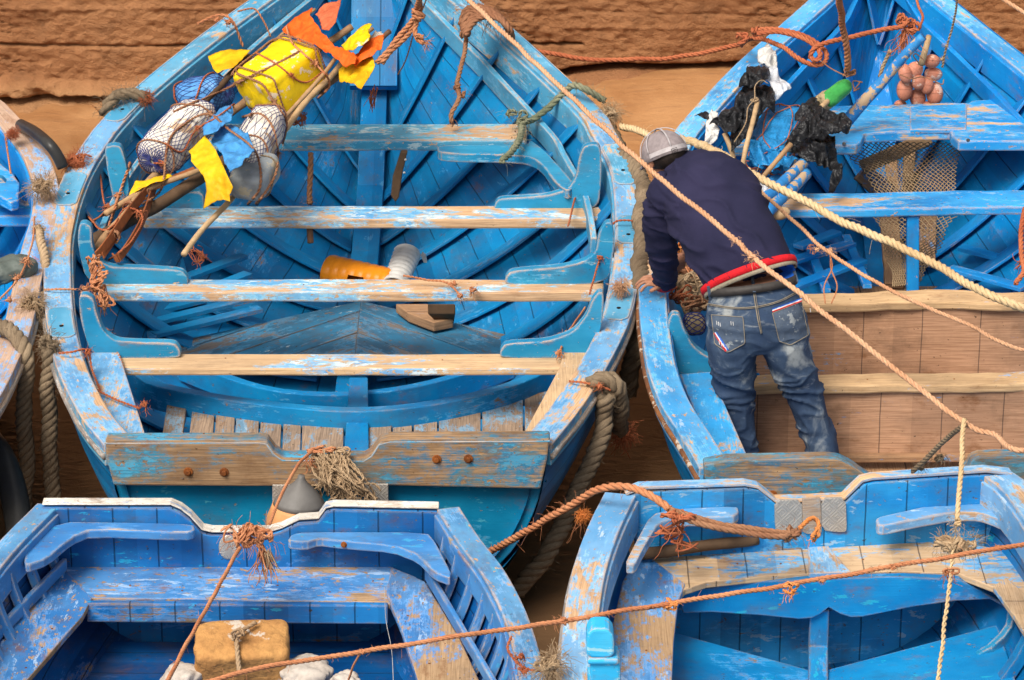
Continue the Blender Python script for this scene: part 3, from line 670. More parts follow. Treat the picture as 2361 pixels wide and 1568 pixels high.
stringer(B, .80, .42, .93, .09, M['ribB']); stringer(B, -.80, .42, .93, .09, M['ribB'])
b = MB(); b.sweep([V((1.62+y*.055, y, z)) for y, z in ((-.6, .12), (.5, .13), (1.6, .13), (2.5, .15), (3.2, .24), (3.8, .52), (4.2, .9), (4.42, 1.28))], .15, .10, side=V((1, 0, 0)), up=V((0, -.5, 1))); b.build('keelson', M['hullB'], B.root, smooth=False, bevel=.004)
b = MB(); b.sweep([V((1.62+y*.055, y, z)) for y, z in ((3.45, .36), (3.95, .80), (4.3, 1.30))], .27, .05, side=V((1, 0, 0)), up=V((0, -.5, 1))); b.build('stem_block', M['ribB'], B.root, smooth=False, bevel=.004)
YTB = B.L[0].y-.02
sec = [section(B.L[0], B.R[0], B.zk[0], B.ve[0], -1+2*j/30) for j in range(31)]
b = MB(); b.poly([V((p.x, YTB+.04-.055*(p.x-.7), min(p.z, .6)-.005)) for p in sec], V((0, .05, 0))); b.build('transom', M['transA'], B.root, smooth=False, bevel=.005)
top = [(1622, 1063), (1900, 1057), (1935, 1060), (1965, 1075), (1990, 1093), (2020, 1112), (2200, 1112), (2232, 1078), (2240, 1060), (2261, 1052), (2640, 1046), (2630, 1140), (1640, 1150), (1624, 1110)]
b = MB(); b.poly([Q(x, y, YTB-.03) for x, y in rnd(top, 1)], V((0, .07, 0))); tb = b.build('transom_beam', M['sternA'], B.root, smooth=False, bevel=.008)
bolt(tb, Q(1781, 1140, YTB-.03), .012, M['rust'])
b = MB(); b.tube(catmull([P(1606, 1068, .77), P(1622, 1084, .74), P(1650, 1093, .73), P(1708, 1095, .73)], .03), .014, 8, sq=1.4); b.build('corner_strap', M['railrust'], B.root)
# ================================================================== boat E (left edge)
RE = line([(-60, 985), (0, 902), (43, 812), (67, 750), (90, 640), (108, 560), (126, 500), (131, 440), (115, 377), (87, 325), (50, 284), (0, 232), (-105, 140)], zA)
cE = -3.02
LE = [V((2*cE-p.x, p.y, p.z)) for p in RE]; bowE = V((cE, 4.2, 1.3)); LE.append(bowE); RE.append(bowE+V((.02, 0, 0)))
matsE = dict(hull=M['hullB'], cap=M['capE'], inw=M['ribB'], rib=M['ribB'], strake=M['capE'])
E = Boat('fishing_boat', 'blue boat cut off by the left edge with a pinkish worn rail', LE, RE, interp([(0, .14), (.3, .08), (.7, .08), (.88, .2), (1, 1.2)]),
         interp([(0, .25), (.25, .2), (.6, .25), (.8, .6), (1, 1)]), matsE, N=46, capw=.115)
E.thwart(-300, 98, 466, 498, 524, .68, M['thwB'])
E.knee([(-40, 498), (-40, 420), (0, 408), (20, 430), (44, 465), (60, 474), (88, 466), (90, 498)], P(0, 480, .68).y, .05, M['kneeA'])
E.plate('lodging_knee', [(-60, 340), (0, 375), (30, 400), (45, 420), (42, 460), (25, 465), (-60, 420)], .80, .05, M['thwB'], .008)
# ================================================================== boat C (front left), bow toward the viewer
zC = interp([(-6, 1.15), (-5, .92), (-4, .80), (-3, .75), (-1, .74)])
LC = line([(93, 1160), (0, 1253), (-62, 1330), (-125, 1440), (-165, 1568), (-185, 1700)], zC)+[V((-2.28, -4.0, .74)), V((-2.05, -4.7, .84)), V((-1.45, -5.5, 1.0))]
RC = line([(1052, 1168), (1102, 1245), (1160, 1321), (1214, 1431), (1250, 1567), (1262, 1700)], zC)+[V((.14, -4.0, .74)), V((-.05, -4.7, .84)), V((-.6, -5.5, 1.0))]
bw = V((-1.05, -6.0, 1.12)); LC.append(bw); RC.append(bw+V((.02, 0, 0)))
matsC = dict(hull=M['hullC'], cap=M['capC'], inw=M['kneeC'], rib=M['kneeC'], strake=M['capC'])
C = Boat('fishing_boat', 'deep blue boat at the front left with a foam block under its stern seat', LC, RC, interp([(0, .10), (.3, .05), (.7, .05), (.88, .2), (1, 1.0)]),
         interp([(0, .2), (.25, .2), (.6, .25), (.8, .6), (1, 1)]), matsC, N=50, capw=.085, inwh=.10, ribs=(.16, .045, .03), ribfrac=.42)
YC = C.L[0].y
top = [(99, 1158), (395, 1158), (418, 1168), (440, 1185), (468, 1216), (490, 1221), (620, 1221), (650, 1212), (690, 1193), (735, 1190), (752, 1166), (770, 1162), (1012, 1167), (1012, 1240), (960, 1400), (800, 1600), (300, 1600), (150, 1400), (99, 1240)]
b = MB(); b.poly([Q(x, y, YC) for x, y in top], V((0, -.05, 0)), V((0, 0, 1)) if 0 else None); tc = b.build('transom', M['transC'], C.root, smooth=False, bevel=.007)
b = MB(); b.sweep([Q(x, y, YC-.02)+V((0, 0, .003)) for x, y in top[:13]], .053, .007, side=V((0, 1, 0))); b.build('transom_edge', paint('white_edge_wood', (.62, .57, .49), (.70, .64, .55), .35, ((.35, .27, .2), (.62, .5, .38)), .1, ((.10, .26, .52), .25, .8), None, .6, soft=.04), C.root, smooth=False, bevel=.003)
C.plate('stern_seat', [(140, 1303), (900, 1306), (960, 1330), (1010, 1420), (880, 1388), (215, 1378), (190, 1385), (-10, 1430)], .51, .022, M['benchC'], .004)
C.beam('seat_front', P(200, 1409, .48), P(895, 1414, .48), .03, .075, M['transC'])
C.plate('side_bench', [(146, 1306), (212, 1378), (190, 1420), (55, 1575), (-40, 1750), (-200, 1750), (-70, 1480), (0, 1400)], .516, .025, M['benchC'], .005, uax=V((0, 1, 0)))
C.plate('side_bench', [(890, 1368), (902, 1306), (980, 1340), (1060, 1470), (1120, 1600), (1160, 1750), (1010, 1750), (965, 1575), (925, 1450)], .516, .025, M['benchC'], .005, uax=V((0, 1, 0)))
C.plate('lodging_knee', rnd([(55, 1290), (62, 1260), (130, 1202), (310, 1204), (446, 1208), (450, 1222), (430, 1228), (210, 1220), (165, 1238), (110, 1285), (60, 1303)], 1), .695, .035, M['kneeC'], .006)
C.plate('lodging_knee', rnd([(662, 1246), (672, 1232), (700, 1226), (985, 1226), (1005, 1250), (1040, 1318), (1038, 1332), (1000, 1318), (962, 1278), (905, 1256), (780, 1246), (735, 1240), (705, 1250)], 1), .655, .035, M['kneeC'], .006)
bolt(C.root, Q(793, 1255, P(793, 1246, .655).y-.002), .008, M['rust']); 
C.beam('bench_riser', P(150, 1300, .55), P(-160, 1620, .55), .02, .05, M['kneeC']); C.beam('bench_riser', P(985, 1322, .55), P(1150, 1600, .55), .02, .05, M['kneeC'])
b = MB(); b.poly([P(100, 1480, .24), P(1000, 1480, .24), P(1100, 1900, .24), P(0, 1900, .24)], V((0, 0, -.02))); b.build('sole', M['hullC'], C.root, smooth=False)
# ================================================================== boat D (front right)
zD = interp([(-6, 1.25), (-5, 1.0), (-4, .90), (-3, .86), (-1, .86)])
LD = line([(1402, 1134), (1362, 1215), (1326, 1320), (1306, 1445), (1300, 1567), (1302, 1700)], zD)+[V((.26, -4.0, .80)), V((.45, -4.7, .9)), V((1.0, -5.5, 1.05))]
RD = line([(2320, 1083), (2368, 1118), (2440, 1215), (2500, 1350), (2540, 1500), (2560, 1640)], zD)+[V((2.03, -4.0, .80)), V((1.9, -4.7, .9)), V((1.5, -5.5, 1.05))]
bw = V((1.25, -6.0, 1.15)); LD.append(bw); RD.append(bw+V((.02, 0, 0)))
matsD = dict(hull=M['hullD'], cap=M['capD'], inw=M['capD'], rib=M['fasD'], strake=M['capD'])
D = Boat('fishing_boat', 'mid blue boat at the front right with diamond-plate patches and a worn tan stern seat', LD, RD, interp([(0, .10), (.3, .05), (.7, .05), (.88, .2), (1, 1.0)]),
         interp([(0, .2), (.25, .2), (.6, .25), (.8, .6), (1, 1)]), matsD, N=50, capw=.115, inwh=.12, ribs=(.9, .05, .04), ribfrac=.5)
pD0 = D.L[0]; pD1 = D.R[0]
def QD(x, y, off=0):
    """point on D's slightly turned transom plane"""
    d = ray(x, y); n = V((-(pD1-pD0).y, (pD1-pD0).x, 0)).normalized(); o = pD0+n*off
    return CAM+d*((o-CAM).dot(n)/d.dot(n))
nD = V((-(pD1-pD0).y, (pD1-pD0).x, 0)).normalized()
top = [(1440, 1136), (1474, 1122), (1715, 1114), (1745, 1120), (1765, 1135), (1786, 1152), (1870, 1150), (1944, 1146), (1960, 1130), (1985, 1106), (2010, 1100), (2270, 1083), (2330, 1090), (2300, 1250), (2200, 1500), (2100, 1620), (1700, 1640), (1560, 1500), (1470, 1290)]
b = MB(); b.poly([QD(x, y) for x, y in top], nD*-.045); td = b.build('transom', M['transD'], D.root, smooth=False, bevel=.007)
b = MB(); b.sweep([QD(x, y, -.02)+V((0, 0, .004)) for x, y in top[:13]], .05, .012, side=nD); b.build('transom_edge', M['capD'], D.root, smooth=False, bevel=.003)
for pts in ([(1786, 1154), (1850, 1152), (1850, 1225), (1838, 1228), (1796, 1230), (1788, 1224)], [(1893, 1150), (1950, 1147), (1953, 1222), (1946, 1228), (1894, 1224)]):
    b = MB(); b.poly([QD(x, y, -.055) for x, y in rnd(pts, 1)], nD*.012); b.build('metal_plate', M['plate'], D.root, smooth=False, bevel=.002)
b = MB(); b.poly([QD(x, y, -.058) for x, y in ((1850, 1150), (1892, 1149), (1895, 1228), (1862, 1232), (1851, 1226))], nD*.012); b.build('metal_strap', M['rail'], D.root, smooth=False, bevel=.002)
for pts in ([(1440, 1300), (1462, 1255), (1500, 1185), (1560, 1172), (1700, 1166), (1704, 1180), (1690, 1190), (1560, 1192), (1520, 1205), (1500, 1235), (1480, 1270), (1465, 1300)],
            [(2019, 1196), (2030, 1190), (2120, 1170), (2200, 1150), (2275, 1146), (2361, 1190), (2440, 1240), (2430, 1262), (2361, 1225), (2300, 1195), (2260, 1180), (2200, 1180), (2100, 1198), (2040, 1212), (2022, 1210)]):
    D.plate('lodging_knee', rnd(pts, 1), .80 if pts[0][0] < 1500 else .75, .04, M['kneeC'] if 0 else M['capD'], .006)
seat = [(1470, 1285), (1574, 1268), (1860, 1240), (1975, 1236), (2160, 1245), (2290, 1262), (2361, 1290), (2420, 1400), (2330, 1395), (2290, 1352), (2210, 1322), (2080, 1317), (1960, 1320), (1862, 1322), (1740, 1330), (1630, 1342), (1580, 1358), (1562, 1378)]
D.plate('stern_seat', seat, .61, .025, M['benchD'], .004)
D.plate('seat_plank', [(1862, 1242), (1893, 1240), (1962, 1318), (1865, 1321)], .617, .02, M['capD'], .003, uax=V((0, 1, 0)))
f0 = P(1860, 1325, .61).y
fas = [(1560, 1362), (1600, 1350), (1740, 1331), (1860, 1325), (2080, 1320), (2210, 1325), (2300, 1375), (2330, 1400), (2280, 1372), (2200, 1376), (2100, 1390), (1985, 1413), (1960, 1414), (1935, 1406), (1909, 1391), (1890, 1406), (1870, 1416), (1840, 1418), (1750, 1409), (1640, 1402), (1574, 1404)]
b = MB(); b.poly([Q(x, y, f0+.02) for x, y in fas], V((0, -.035, 0))); b.build('seat_fascia', M['fasD'], D.root, smooth=False, bevel=.004)
D.plate('side_bench', [(1460, 1290), (1500, 1285), (1580, 1345), (1563, 1390), (1553, 1480), (1548, 1600), (1560, 1800), (1410, 1800), (1404, 1600), (1412, 1440), (1435, 1340)], .616, .025, M['benchD'] if 0 else M['benchC'], .005, uax=V((0, 1, 0)))
D.plate('side_bench', [(2290, 1350), (2320, 1330), (2400, 1400), (2520, 1600), (2560, 1800), (2480, 1800), (2400, 1520), (2340, 1420)], .616, .025, M['benchD'], .005, uax=V((0, 1, 0)))
yb_ = pD0.y-.08
b = MB(); b.sweep([Q(1888, 1400, yb_-.05), Q(1886, 1500, yb_-.05), P(1886, 1640, .26)], .07, .05, side=V((1, 0, 0)), up=V((0, -1, 0))); b.build('centre_post', M['fasD'], D.root, smooth=False, bevel=.005)
b = MB(); b.sweep(catmull([P(2345, 1400, .54), P(2335, 1450, .46), P(2290, 1505, .40), P(2230, 1540, .34), P(2185, 1575, .30), P(2160, 1640, .28)], .05), .03, .07); b.build('curved_frame', M['kneeA'], D.root, smooth=False, bevel=.005)
b = MB(); b.poly([P(1545, 1455, .40), P(1868, 1545, .28), P(1868, 1900, .28), P(1400, 1900, .40)], V((0, 0, -.03)), V((.95, .3, 0))); b.poly([P(1904, 1545, .28), P(2300, 1440, .42), P(2450, 1900, .42), P(1904, 1900, .28)], V((0, 0, -.03)), V((.95, -.3, 0))); b.build('bilge_board', M['fasD'], D.root, smooth=False, bevel=.004)
# ================================================================== soft / small things
def strand(b, path, r, pitch=None, strands=3, sides=5, jit=0, seed=0, tight=.5):
    """laid rope: strands wound round a centre line"""
    pitch = pitch or r*6.5; ds = pitch/7
    L = sum((q-p).length for p, q in zip(path, path[1:])); n = max(6, int(L/ds)); pts = resample(path, n)
    t = (pts[1]-pts[0]).normalized(); a = t.orthogonal().normalized(); fr = []
    for i, p in enumerate(pts):
        t = (pts[min(i+1, n-1)]-pts[max(i-1, 0)]).normalized(); a = (a-t*a.dot(t)).normalized(); fr.append((a, t.cross(a)))
    pts = [p+(fr[i][0]*noise.noise(p*9+V((seed, 0, 0)))+fr[i][1]*noise.noise(p*9+V((0, seed, 0))))*r*.5 for i, p in enumerate(pts)]
    for s_ in range(strands):
        line_ = []
        for i, p in enumerate(pts):
            an = 2*math.pi*(s_/strands+i*L/(n-1)/pitch)
            rr = r*tight*(1+jit*noise.noise(p*30+V((seed, s_, 0))))
            line_.append(p+fr[i][0]*math.cos(an)*rr+fr[i][1]*math.sin(an)*rr)
        b.tube(line_, r*(.56 if strands == 3 else .5), sides)
def fuzz(b, path, r, n, ln, rng, th=.0007, droop=.3):
    n = int(n*1.5); th = min(th, .0008); ln *= .8
    for _ in range(n):
        i = rng.randrange(len(path)-1); p = path[i].lerp(path[i+1], rng.random())
        d = V((rng.gauss(0, 1), rng.gauss(0, 1), rng.gauss(0, 1))).normalized(); q = p+d*r*.8; l = ln*rng.uniform(.4, 1.4)
        e = V((rng.gauss(0, 1), rng.gauss(0, 1), rng.gauss(0, 1)))*.4
        pts = [q, q+(d+e*.5)*l*.5, q+(d+e)*l-V((0, 0, l*droop))]
        b.tube(catmull(pts, l/4), th, 3, caps=False)
def tangle(b, c, size, r, n, seed, twist=True, twodir=None):
    rng = random.Random(seed); pts = []
    for i in range(n):
        d = V((rng.gauss(0, 1), rng.gauss(0, 1), rng.gauss(0, 1))).normalized()*rng.uniform(.65, 1)
        pts.append(c+V((d.x*size[0], d.y*size[1], d.z*size[2])))
    path = catmull(pts, max(.006, r*1.2), closed=True)
    if twist: strand(b, path, r, r*7, 2, 5)
    else: b.tube(path, r, 5)
def tails(b, p, n, ln, r, seed, d=V((0, 0, -1)), spread=.5, wig=.45):
    rng = random.Random(seed); n = max(4, int(n*.9)); r *= .72; ln *= .85
    for _ in range(n):
        pts = [p+V((rng.gauss(0, 1), rng.gauss(0, 1), rng.gauss(0, 1)))*.008]; v = (d+V((rng.gauss(0, spread), rng.gauss(0, spread), rng.gauss(0, spread*.4)))).normalized()
        l = ln*rng.uniform(.5, 1.15)
        for k in range(5):
            v = (v+V((rng.gauss(0, wig), rng.gauss(0, wig), rng.gauss(0, wig)-.22))).normalized(); pts.append(pts[-1]+v*l/5)
        b.tube(catmull(pts, l/14), lambda t: r*(1-.5*t), 4)
DG = [None]
def refresh(): bpy.context.view_layer.update(); DG[0] = bpy.context.evaluated_depsgraph_get()
def cast(dx, dy, lift=.012, default=None):
    d = ray(dx, dy).normalized()
    ok, loc, n, i, o, m = scene.ray_cast(DG[0], CAM, d)
    if not ok: return P(dx, dy, .7 if default is None else default)
    return loc-d*lift
def rope(name, pts, r, mat, label, cat='rope', group=None, knots=(), fz=0, strands=3, step=None, seed=1, parent=None, sag=0, tailsat=(), jit=0, pitch=None, simple=False):
    b = MB(); path = catmull(pts, step or max(.01, r*1.5))
    if sag:
        n = len(path); path = [p-V((0, 0, sag*4*(i/n)*(1-i/n))) for i, p in enumerate(path)]
    if simple: b.tube(path, r, 6)
    else: strand(b, path, r, pitch, strands, 5, jit, seed)
    rng = random.Random(seed)
    if fz: fuzz(b, path, r, fz, r*2.2, rng)
    for k in knots:
        p, sz = k[0], k[1]; tangle(b, p, (sz, sz, sz*.85), r*(k[2] if len(k) > 2 else .8), 8, rng.randrange(999)); fuzz(b, [p-V((sz, 0, 0)), p+V((sz, 0, 0))], sz*.8, 30, sz*.8, rng)
    for k in tailsat: tails(b, k[0], k[1], k[2], k[3] if len(k) > 3 else r*.35, rng.randrange(999), k[4] if len(k) > 4 else V((0, 0, -1)))
    o = b.build(name, M[mat] if isinstance(mat, str) else mat, parent)
    if parent is None: tag(o, label, cat, group)
    return o
def squad(a, b_, r1, r2, el=.5, ec=.8, lump=.08, seed=0, up=V((0, 0, 1)), lumpf=7):
    """superquadric about axis a-b; surf(u, v)"""
    ax = (b_-a); hl = ax.length/2; ax.normalize(); c = (a+b_)/2
    s1 = ax.cross(up).normalized(); s2 = s1.cross(ax).normalized()
    sg = lambda x, e: math.copysign(abs(x)**e, x)
    def surf(u, v, off=0):
        th = (v-.5)*math.pi; ph = u*2*math.pi
        cr = abs(math.cos(th))**el; al = sg(math.sin(th), el)
        p = c+ax*(al*hl)+s1*(cr*sg(math.cos(ph), ec)*r1)+s2*(cr*sg(math.sin(ph), ec)*r2)
        d = (p-c); k = 1+lump*noise.fractal(p*lumpf+V((seed*3.1, 0, 0)), .9, 2.1, 3)
        q = c+d*k
        return q+d.normalized()*off
    return surf
def skin(surf, nu=40, nv=26):
    b = MB(); b.grid([[surf(j/nu, .004+.992*i/(nv-1)) for j in range(nu)] for i in range(nv)], closed=True, caps=True, flip=True); return b
def netting(surf, nu, turns, nv=30, r=.0018, off=.002, sides=4, v0=.006, v1=.994):
    b = MB()
    for s_ in (-1, 1):
        for k in range(nu):
            pts = [surf((k+s_*turns*nu*t)/nu % 1.0, v0+(v1-v0)*t, off) for t in [i/nv for i in range(nv+1)]]
            b.tube(pts, r, sides, caps=False)
    return b
def ring(surf, v, off, slope=0, u0=0, n=48, full=1.0): return [surf((u0+full*i/n) % 1, v+slope*math.sin(2*math.pi*i/n), off) for i in range(n+1)]
def pole(name, pts, r0, r1, mat, label, cat='pole', knob=.12, seed=0, group=None, parent=None, sides=10):
    b = MB(); path = catmull(pts, .02); n = len(path)
    path = [p+V((noise.noise(p*4+V((seed, 0, 0))), 0, noise.noise(p*4+V((0, seed, 0)))))*.012 for p in path]
    b.tube(path, lambda t: lerp(r0, r1, t)*(1+knob*noise.noise(V((t*14, seed, 0)))+knob*.8*noise.noise(V((t*45, seed, 3)))), sides)
    o = b.build(name, M[mat], parent)
    if parent is None: tag(o, label, cat, group)
    return o
def cloth(c00, c10, c11, c01, amp=.02, seed=0, n=26, th=.002, folds=3, curl=0, ragged=.0, freq=9):
    """wrinkled sheet between four corners (c00-c10 bottom edge), thin solid"""
    b = MB(); nrm = (c10-c00).cross(c01-c00).normalized(); rows = []; back = []
    for i in range(n+1):
        v = i/n; r_ = []; k_ = []
        for j in range(n+1):
            u = j/n
            p = c00.lerp(c10, u).lerp(c01.lerp(c11, u), v)
            d = amp*(.6*math.sin(folds*math.pi*(u+.35*v)+seed)+.8*noise.noise(p*freq+V((seed, 0, 0)))+.5*(abs(noise.noise(p*freq*2.3+V((0, seed, 0))))-.2))
            e = ragged*noise.noise(V((u*9, v*9, seed)))
            p = p+nrm*d+(c10-c00)*e*(v > .9 or v < .1)+nrm*curl*math.sin(u*math.pi)
            r_.append(p); k_.append(p-nrm*th)
        rows.append(r_); back.append(k_)
    b.grid(rows, flip=False); b.grid(back, flip=True)
    return b
def crumple(surf, seed, amp, nu=90, nv=60, f=14):
    b = MB(); rows = []
    for i in range(nv):
        row = []
        for j in range(nu):
            p = surf(j/nu, .003+.994*i/(nv-1)); k = 0; a = 1; ff = f
            for o_ in range(4): k += a*(abs(noise.noise(p*ff+V((seed, o_, 0))))*2-.5); a *= .5; ff *= 1.9
            row.append(surf(j/nu, .003+.994*i/(nv-1), amp*k))
        rows.append(row)
    b.grid(rows, closed=True, caps=True, flip=True); return b
zc = interp([(180, .74), (240, .78), (330, .83), (430, .90), (560, .98), (660, 1.06), (760, 1.18), (880, 1.32)])
def C_(x, y, dz=0): return P(x, y, zc(x)+dz)
# ---- poles and laths of the cargo pile
gp = 'poles bundled on the centre boat'
pole('wooden_beam', [C_(205, 560, -.02), C_(330, 492, -.03), C_(470, 405, -.04), C_(640, 290, -.05)], .028, .030, 'drift', 'thick weathered beam lowest in the bundle on the rail of the centre boat', 'beam', .06, 3)
pole('wooden_pole', [C_(225, 578, .02), C_(300, 478, .03), C_(360, 395, .03), C_(470, 300, 0), C_(560, 240, .03), C_(700, 140, .03), C_(812, 60, .03)], .021, .016, 'rawpole', 'longest brown pole running the whole length of the cargo bundle', 'pole', .2, 5, gp)
pole('wooden_pole', [C_(241, 492, .04), C_(330, 440, .04), C_(445, 395, .03), C_(480, 380, 0)], .014, .012, 'rawpole', 'short pole with sawn end poking out lowest at the left of the bundle', 'pole', .15, 7, gp)
pole('wooden_pole', [C_(440, 270, .10), C_(490, 218, .13), C_(535, 170, .14), C_(574, 132, .13)], .013, .017, 'drift', 'dark gnarled stick tipped with a small yellow flag', 'pole', .3, 9, gp)
pole('wooden_pole', [C_(640, 320, -.03), C_(700, 240, 0), C_(760, 175, .02), C_(800, 130, .02)], .015, .014, 'palepole', 'smooth pale pole with a black taped butt beside the yellow box', 'pole', .1, 11, gp)
pole('wooden_pole', [C_(650, 290, -.02), C_(710, 225, -.01), C_(790, 165, -.02), C_(900, 75, -.02)], .017, .013, 'darkpole', 'dark bent branch under the smooth pale pole', 'pole', .25, 13, gp)
pole('flag_pole', [C_(422, 588, -.06), C_(470, 525, -.04), C_(534, 460, -.02), C_(600, 370, -.03)], .013, .012, 'palepole', 'pale flag stick with frayed twine at its foot jutting over the second thwart', 'pole', .12, 15)
pole('flag_pole', [C_(560, 170, .05), C_(651, 78, .06), C_(728, 22, .06)], .009, .007, 'rawpole', 'thin stick carrying the large orange flag near the bow', 'pole', .1, 17)
pole('flag_pole', [C_(610, 330, 0), C_(740, 175, .08), C_(800, 108, .09), C_(856, 66, .09)], .010, .009, 'rawpole', 'stick tipped with yellow plastic at the bow end of the bundle', 'pole', .2, 19)
# red-brown laths bent round at the stern end
def lath(pts, label, w_=.032):
    b = MB(); b.sweep(catmull(pts, .02), .007, w_, side=V((.8, .5, .3))); o = b.build('wooden_lath', M['redboard'], None, smooth=False, bevel=.002); tag(o, label, 'lath', 'red brown laths')
lath([C_(212, 512, 0), C_(262, 480, .01), C_(380, 420, 0), C_(450, 390, -.02)], 'straight red-brown lath lying uppermost at the stern end of the bundle', .03)
lath([C_(222, 590, .03), C_(248, 560, .04), C_(290, 500, .05), C_(330, 450, .04)], 'red-brown lath lying against the longest pole', .04)
lath([C_(237, 590, .01), C_(265, 548, .02), C_(308, 478, .04), C_(345, 430, .04)], 'middle red-brown lath of the bound fan', .03)
lath([C_(262, 592, -.02), C_(272, 596, -.02), C_(300, 560, -.01), C_(328, 510, .0), C_(348, 455, .01), C_(358, 425, 0)], 'red-brown lath looped outermost at the fan end', .035)
# ---- floats
def netfloat(name, a, b_, r1, r2, body, twine, label, cat, nu=22, turns=.55, el=.42, ec=.75, lump=.10, seed=1, wraps=((.35, .03), (.68, -.03)), wrapm='r_brown', up=V((0, 0, 1)), nv=34, nr=.0011):
    sf = squad(a, b_, r1, r2, el, ec, lump, seed, up)
    root = empty(name, (a+b_)/2-V((0, 0, r2)), label, cat)
    skin(sf, 60, 40).build('body', M[body], root)
    netting(sf, nu, turns, nv, nr).build('netting', M[twine], root)
    for v, sl in wraps:
        bb = MB(); strand(bb, ring(sf, v, .008, sl), .005, .03, 2); bb.build('binding_rope', M[wrapm], root)
    return sf, root
sfw, rw = netfloat('netted_float', C_(352, 372, .10), C_(462, 258, .12), .105, .095, 'foamw', 'r_blue', 'white float wrapped in navy netting nearest the rail', 'float', 26, .5, wraps=((.25, .04), (.62, -.05)), seed=2)
bb = MB(); c_ = sfw(.75, .03, .01); tangle(bb, sfw(0, .03, .005), (.03, .02, .02), .004, 14, 5); tails(bb, sfw(0, .02, 0), 8, .08, .0025, 4); bb.build('gathered_knot', M['r_rust'], rw)
bb = MB()
for k in range(30): bb.tube(catmull([sfw(k/30, .001, .008), sfw(k/30, .012, .006), sfw(k/30+.01, .05, .005), sfw(k/30+.02, .13, .004)], .015), .0018, 4)
bb.build('gathered_twine', M['r_blue'], rw)
sfw2, rw2 = netfloat('netted_float', C_(560, 385, .10), C_(622, 272, .10), .088, .085, 'foamw', 'r_blue', 'dirty tan and white netted float beneath the blue flag', 'float', 22, .5, seed=6, wraps=((.4, .05), (.75, .03)))
sfb, rb = netfloat('netted_bundle', C_(415, 228, .10), C_(522, 208, .10), .10, .085, 'tarpb', 'r_blue', 'blue plastic bundle in a net behind the white float', 'bundle', 20, .45, .5, .8, .16, 9, wraps=((.5, .06), (.3, -.05)), wrapm='r_rust')
# yellow box
sfy = squad(C_(588, 226, .13), C_(712, 134, .13), .14, .11, .30, .24, .08, 4, V((-.35, -.3, 1)), 5)
ry = empty('yellow_float_box', C_(650, 200, 0), 'scuffed yellow plastic block bound with brown cord near the bow', 'float')
crumple(sfy, 3, .007, 100, 70, 9).build('body', M['yellow'], ry)
for k, (v, sl, u0) in enumerate(((.38, .03, 0), (.62, .08, .1), (.55, -.12, .3))):
    bb = MB(); strand(bb, ring(sfy, v, .016, sl, u0, 60), .005, .03, 2); bb.build('binding_rope', M['r_brown'], ry)
for k in range(4):
    bb = MB(); strand(bb, catmull([sfy((.25+.05*k+.22*t+.03*math.sin(t*5+k)) % 1, .22+.6*t, .014) for t in [i/8 for i in range(9)]], .02), .004, .028, 2); bb.build('binding_rope', M['r_brown'], ry)
# grey can
sfg = squad(C_(562, 440, .03), C_(612, 372, .05), .085, .065, .38, .5, .03, 7)
rg_ = empty('plastic_can', C_(590, 430, -.05), 'grey plastic can tied under the netted floats', 'can'); skin(sfg, 48, 30).build('body', M['greyp'], rg_)
bb = MB(); strand(bb, ring(sfg, .5, .006, .05), .004, .03, 2); bb.build('binding_rope', M['r_grey'], rg_)
# flags
def sheetpoly(out, pf, seed, amp=.02, f=7, dome=.02, cuts=3, th=.0025, mat=None, name='flag', parent=None, crease=.6, it=0):
    """thin crumpled sheet with a given outline: pf maps (x, y) to a point"""
    me = bmesh.new(); q = rnd(out, 1) if it else out
    cx_ = sum(p[0] for p in q)/len(q); cy_ = sum(p[1] for p in q)/len(q); R_ = max(math.hypot(p[0]-cx_, p[1]-cy_) for p in q)
    vs = [me.verts.new((p[0]/100, p[1]/100, 0)) for p in q]; me.faces.new(vs)
    bmesh.ops.triangulate(me, faces=me.faces[:])
    for _ in range(cuts):
        ed = [e for e in me.edges if e.calc_length() > .045]
        if ed: bmesh.ops.subdivide_edges(me, edges=ed, cuts=1, use_grid_fill=True)
        bmesh.ops.triangulate(me, faces=me.faces[:])
        bmesh.ops.beautify_fill(me, faces=me.faces[:], edges=me.edges[:])
    bd = {v.index: any(len(e.link_faces) < 2 for e in v.link_edges) for v in me.verts}
    for v in me.verts:
        x, y = v.co.x*100, v.co.y*100; p = pf(x, y); s_ = V((seed*1.7, seed, 0))
        d = noise.voronoi(p*f+s_)[0]; e = noise.voronoi(p*f*2.3+s_)[0]
        n1_ = noise.noise(p*f*.9+s_); n2_ = noise.noise(V((p.x*2.0, p.y, p.z*.7))*f*1.7+s_); n3_ = noise.noise(p*f*4+s_)
        h = amp*(crease*(.5-2.4*abs(n1_))+.8*(.3-1.8*abs(n2_))+.30*(.3-1.6*abs(n3_))+(1-crease)*1.1*noise.noise(p*f*.6+s_)+.25*(.5-e[0]))
        rr = math.hypot(x-cx_, y-cy_)/R_; h += dome*max(0, 1-rr*rr)
        v.co = p-FW*h*.8+V((0, 0, h*.4))
    b = MB(); me.verts.ensure_lookup_table(); me.verts.index_update()
    b.v = [tuple(v.co) for v in me.verts]; b.f = [tuple(w.index for w in f_.verts) for f_ in me.faces]; b.uv = [(me.verts[i].co.x, me.verts[i].co.z) for f_ in b.f for i in f_]
    me.free(); o = b.build(name, M[mat], parent); m = o.modifiers.new('solid', 'SOLIDIFY'); m.thickness = th; return o
def c5(pts): return [(196.75+x*.40153, y*.40153) for x, y in pts]
def flag(pts, dz, mat, label, seed, amp=.02, f=7, dome=.02, **k):
    return tag(sheetpoly(c5(pts), lambda x, y: C_(x, y, dz(y) if callable(dz) else dz), seed, amp, f, dome, 4, mat=mat, **k), label, 'flag')
